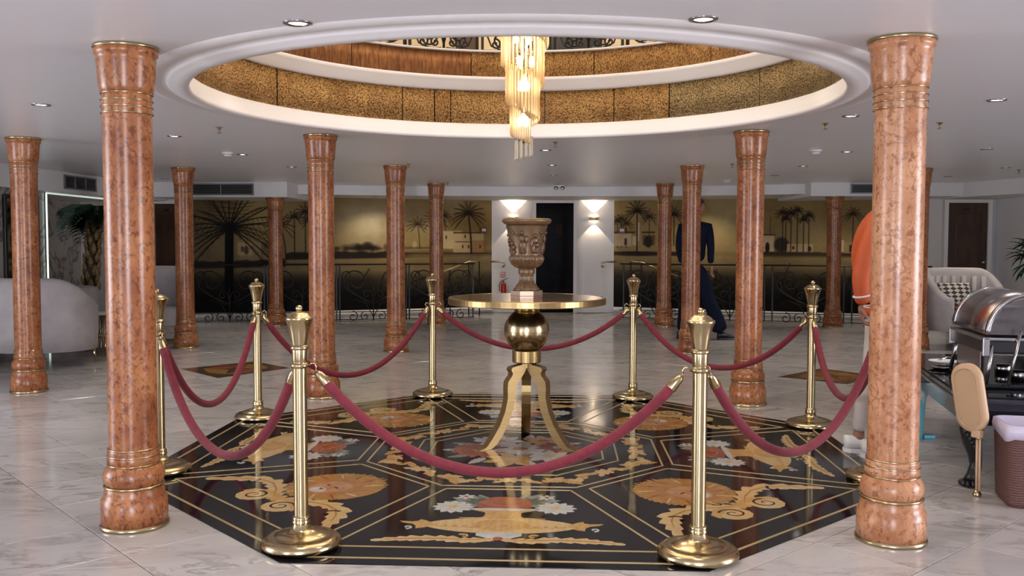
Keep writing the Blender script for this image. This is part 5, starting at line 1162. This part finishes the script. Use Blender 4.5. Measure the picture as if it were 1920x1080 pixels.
# ------------------------------------------------------------------ people
def skin(name, V, E, m, parent, sub=2, root=0, hmod=None):
    me = bpy.data.meshes.new(name + '_skel'); me.from_pydata([v[:3] for v in V], E, []); o = bpy.data.objects.new(name + '_skel', me); C.objects.link(o)
    o.modifiers.new('skin', 'SKIN'); sv = me.skin_vertices[0].data
    for i, v in enumerate(V): r_ = v[3]; sv[i].radius = r_ if isinstance(r_, tuple) else (r_, r_); sv[i].use_root = (i == root)
    s = o.modifiers.new('sub', 'SUBSURF'); s.levels = sub; s.render_levels = sub
    dg = bpy.context.evaluated_depsgraph_get(); dg.update(); nm_ = bpy.data.meshes.new_from_object(o.evaluated_get(dg)); bpy.data.objects.remove(o); 
    r2 = link(name, nm_, m, parent, True); return r2
def chain(lst, off=0, attach=None):
    E = [(off + i, off + i + 1) for i in range(len(lst) - 1)]
    if attach is not None: E.insert(0, (attach, off))
    return E
def head(parent, c, s=1.0, yaw=0, skinm='skin', hair=True):
    bm = bmesh.new(); bmesh.ops.create_uvsphere(bm, u_segments=28, v_segments=20, radius=1)
    for v in bm.verts:
        x, y, z = v.co; w_ = .074 * (1 - .22 * max(0, -z) ** 1.5); fy = .094 + (.008 if y < 0 and z < .1 else 0)
        # face is toward -y
        nx, ny, nz = x * w_, y * fy, z * .118
        if y < -.55: 
            d = math.exp(-(x * 5.5) ** 2) * math.exp(-((z + .12) * 4.2) ** 2); ny -= .020 * d
            for ex in (-.42, .42): e_ = math.exp(-((x - ex) * 6) ** 2) * math.exp(-((z - .08) * 7) ** 2); ny += .008 * e_
            ny -= .006 * math.exp(-((z + .46) * 9) ** 2) * math.exp(-(x * 3.5) ** 2) + .006 * math.exp(-((z + .82) * 6) ** 2) * math.exp(-(x * 3) ** 2)
        v.co = (nx, ny, nz)
    for s_ in (1, -1):
        bmesh.ops.create_icosphere(bm, subdivisions=2, radius=1, matrix=Matrix.Translation((s_ * .074, .008, -.002)) @ Matrix.Rotation(s_ * R(-20), 4, 'Z') @ Matrix.Diagonal((.008, .018, .030, 1)))
    h = bobj('head', bm, skinm, parent, True, c, (0, 0, yaw)); h.scale = (s, s, s)
    for s_ in (1, -1):
        bm = bmesh.new(); bmesh.ops.create_icosphere(bm, subdivisions=2, radius=.010, matrix=Matrix.Translation((s_ * .030, -.080, .010))); bobj('eye', bm, 'hair', h, True)
    bm = bmesh.new(); bmesh.ops.create_uvsphere(bm, u_segments=24, v_segments=16, radius=1)
    for v in bm.verts:
        x, y, z = v.co; k = 1.0
        zz = z if not (y < -.2 and z < .45) else max(z, .45 + .1 * y); 
        if y > -.2 and z < -.35: zz = -.35
        v.co = (x * .080 * (1 if zz > -.3 else .9), y * .101 + .004, zz * .124 + .004)
    bobj('hair', bm, 'hair', h, True)
    return h
def hand(parent, wrist, pitch, yaw, side=1, m='skin', curl=.45):
    e = bpy.data.objects.new('hand', None)
    bm_obj = None
    V = [(0, 0, 0, (.022, .017)), (0, 0, -.03, (.027, .015)), (0, 0, -.065, (.036, .014)), (0, 0, -.088, (.034, .012))]; E = [(0, 1), (1, 2), (2, 3)]
    for k, (x, L) in enumerate(((-.028, .066), (-.010, .076), (.009, .071), (.026, .056))):
        b = len(V); c1, c2, c3 = curl * .5, curl * 1.4, curl * 2.2; y = 0; z = -.085; pts = [(x, 0, z, .0088)]
        for ang, seg in ((c1, .42), (c2, .32), (c3, .26)): y -= L * seg * math.sin(ang); z -= L * seg * math.cos(ang); pts.append((x, y, z, .0080 if seg > .3 else .0068))
        V += pts; E += [(3, b)] + [(b + i, b + i + 1) for i in range(3)]
    b = len(V); V += [(side * -.030, -.008, -.035, .012), (side * -.050, -.018, -.060, .010), (side * -.052, -.028, -.088, .008)]; E += [(1, b), (b, b + 1), (b + 1, b + 2)]
    h = skin('hand', V, E, m, parent, 2); h.location = wrist; h.rotation_euler = (pitch, 0, yaw); return h
def shoe(parent, loc, yaw, m, sole, L=.28):
    def sec(t):  # t from heel 0 to toe 1 : width, height
        w_ = .036 + .014 * math.sin(PI * min(1, t * 1.05)) - (.012 if t > .92 else 0); h_ = .105 - .02 * t if t < .35 else .098 - .075 * ((t - .35) / .65) ** .8; return w_, max(.03, h_)
    bm = bmesh.new(); rings = []; N = 14
    for i in range(N + 1):
        t = i / N; w_, h_ = sec(t); x = -.07 + L * t; e = .3 + .7 * math.sin(PI * (.08 + .84 * t)) ** .4 if t in (0, 1) else 1
        rings.append([bm.verts.new((x, w_ * e * math.cos(a) * (1 if math.sin(a) < .2 else .8), .022 + (h_ - .022) * (.5 + .5 * math.sin(a)))) for a in [2 * PI * k / 14 for k in range(14)]])
    for a, b in zip(rings, rings[1:]):
        for k in range(14): bm.faces.new((a[k], a[(k + 1) % 14], b[(k + 1) % 14], b[k]))
    bm.faces.new(rings[0][::-1]); bm.faces.new(rings[-1])
    s = bobj('shoe', bm, m, parent, True, loc, (0, 0, yaw))
    o = []
    for i in range(11): t = i / 10; o.append((-.075 + (L + .01) * t, (.042 + .012 * math.sin(PI * t)) * (1 if 0 < i < 10 else .45)))
    bobj('sole', prism(o + [(x, -y) for x, y in o[::-1]], 0, .026), sole, s)
    return s
# person in navy, walking right, half hidden by a column
pn = thing('person', 'person in a dark navy suit walking right, half hidden by a column', 'person', (2.36, 12.05, 0))
V = [(0, 0, .98, (.15, .11)), (.0, 0, 1.15, (.145, .105)), (.0, 0, 1.32, (.175, .115)), (.01, 0, 1.44, (.16, .10)), (.02, 0, 1.53, (.06, .06))]; E = chain(V)
for s, hx, hz in ((1, .09, .90), (-1, .02, .90)):
    b = len(V); V += [(.0 + s * .165, s * -.05, 1.45, .066), (s * .20, s * -.03, 1.20, .052), (s * .17 + .02, s * -.08, .98, .042)]; E += chain([0] * 3, b, 3)
skin('jacket', V, E, 'navy', pn, 2)
V = [(0, 0, .98, (.145, .11)), (0.02, 0, .90, (.14, .11)), (.09, -.05, .80, .10), (.17, -.06, .52, .088), (.27, -.06, .30, .10), (.33, -.06, .09, .115), (-.07, .05, .80, .10), (-.09, .06, .50, .085), (-.12, .06, .28, .085), (-.13, .06, .09, .09)]
skin('trousers', V, [(0, 1), (1, 2), (2, 3), (3, 4), (4, 5), (1, 6), (6, 7), (7, 8), (8, 9)], 'navy', pn, 2)
skin('neck', [(.02, 0, 1.50, .055), (.03, 0, 1.62, .052)], [(0, 1)], 'skin', pn, 2)
head(pn, (.035, -.01, 1.705), 1.0, R(105)); 
hand(pn, (.19, -.13, .955), 0, R(60)); hand(pn, (-.15, .03, .955), 0, R(60), -1)
shoe(pn, (.36, -.06, .002), 0, 'black', 'black'); shoe(pn, (-.14, .06, .002), 0, 'black', 'black')
# person in orange, behind the nearest right column, facing right
po = thing('person', 'person in an orange jacket and pale trousers behind the nearest right column', 'person', (2.235, 5.53, 0))
V = [(-.02, 0, .90, (.125, .16)), (-.05, 0, 1.05, (.125, .155)), (-.08, 0, 1.22, (.135, .17)), (-.07, 0, 1.35, (.125, .165)), (-.02, 0, 1.44, (.085, .10)), (.0, 0, 1.47, (.06, .06))]; E = chain(V)
b = len(V); V += [(-.13, -.16, 1.375, .068), (-.20, -.19, 1.22, .064), (-.235, -.19, 1.07, .056), (-.225, -.185, .96, .047), (-.215, -.18, .91, .044)]; E += chain([0] * 5, b, 3)
b = len(V); V += [(.02, .17, 1.375, .070), (.07, .20, 1.10, .054), (.16, .19, .92, .044)]; E += chain([0] * 3, b, 3)
skin('jacket', V, E, 'orange', po, 2)
bobj('jacket_hem', lathe([(.10, 0), (.134, 0), (.136, .05), (.10, .05)], 32), 'orange', po, True, (0, 0, .835)).scale = (1, 1.24, 1)
bobj('cuff_stripe', torus(.047, .006, 0, 24, 6), 'rubber', po, True, (-.225, -.185, .965), (R(4), R(-12), 0))
bobj('hem_stripe', torus(.135, .005, 0, 32, 6), 'rubber', po, True, (0, 0, .885)).scale = (1, 1.24, 1)
V = [(0, 0, .90, (.115, .15)), (0, 0, .82, (.11, .145)), (-.02, -.085, .72, .082), (-.055, -.09, .48, .058), (-.075, -.085, .28, .052), (-.085, -.08, .10, .042), (-.02, .085, .72, .082), (-.06, .08, .48, .058), (-.115, .06, .28, .052), (-.135, .06, .12, .042)]
skin('trousers', V, [(0, 1), (1, 2), (2, 3), (3, 4), (4, 5), (1, 6), (6, 7), (7, 8), (8, 9)], 'light_cloth', po, 2)
for x, y in ((-.085, -.08), (-.135, .06)): bobj('ankle', tube([(x, y, .06), (x, y, .13)], .033, 12), 'skin', po, True)
skin('neck', [(.01, 0, 1.44, .052), (.025, 0, 1.54, .050)], [(0, 1)], 'skin', po, 2)
head(po, (.045, 0, 1.62), .98, R(90))
hand(po, (-.235, -.18, .915), R(-10), R(70), 1, curl=.75); hand(po, (.165, .19, .91), R(10), R(90), -1)
shoe(po, (-.095, -.08, .002), R(2), 'rubber', 'rubber', .29); shoe(po, (-.150, .06, .002), R(-4), 'rubber', 'rubber', .29)
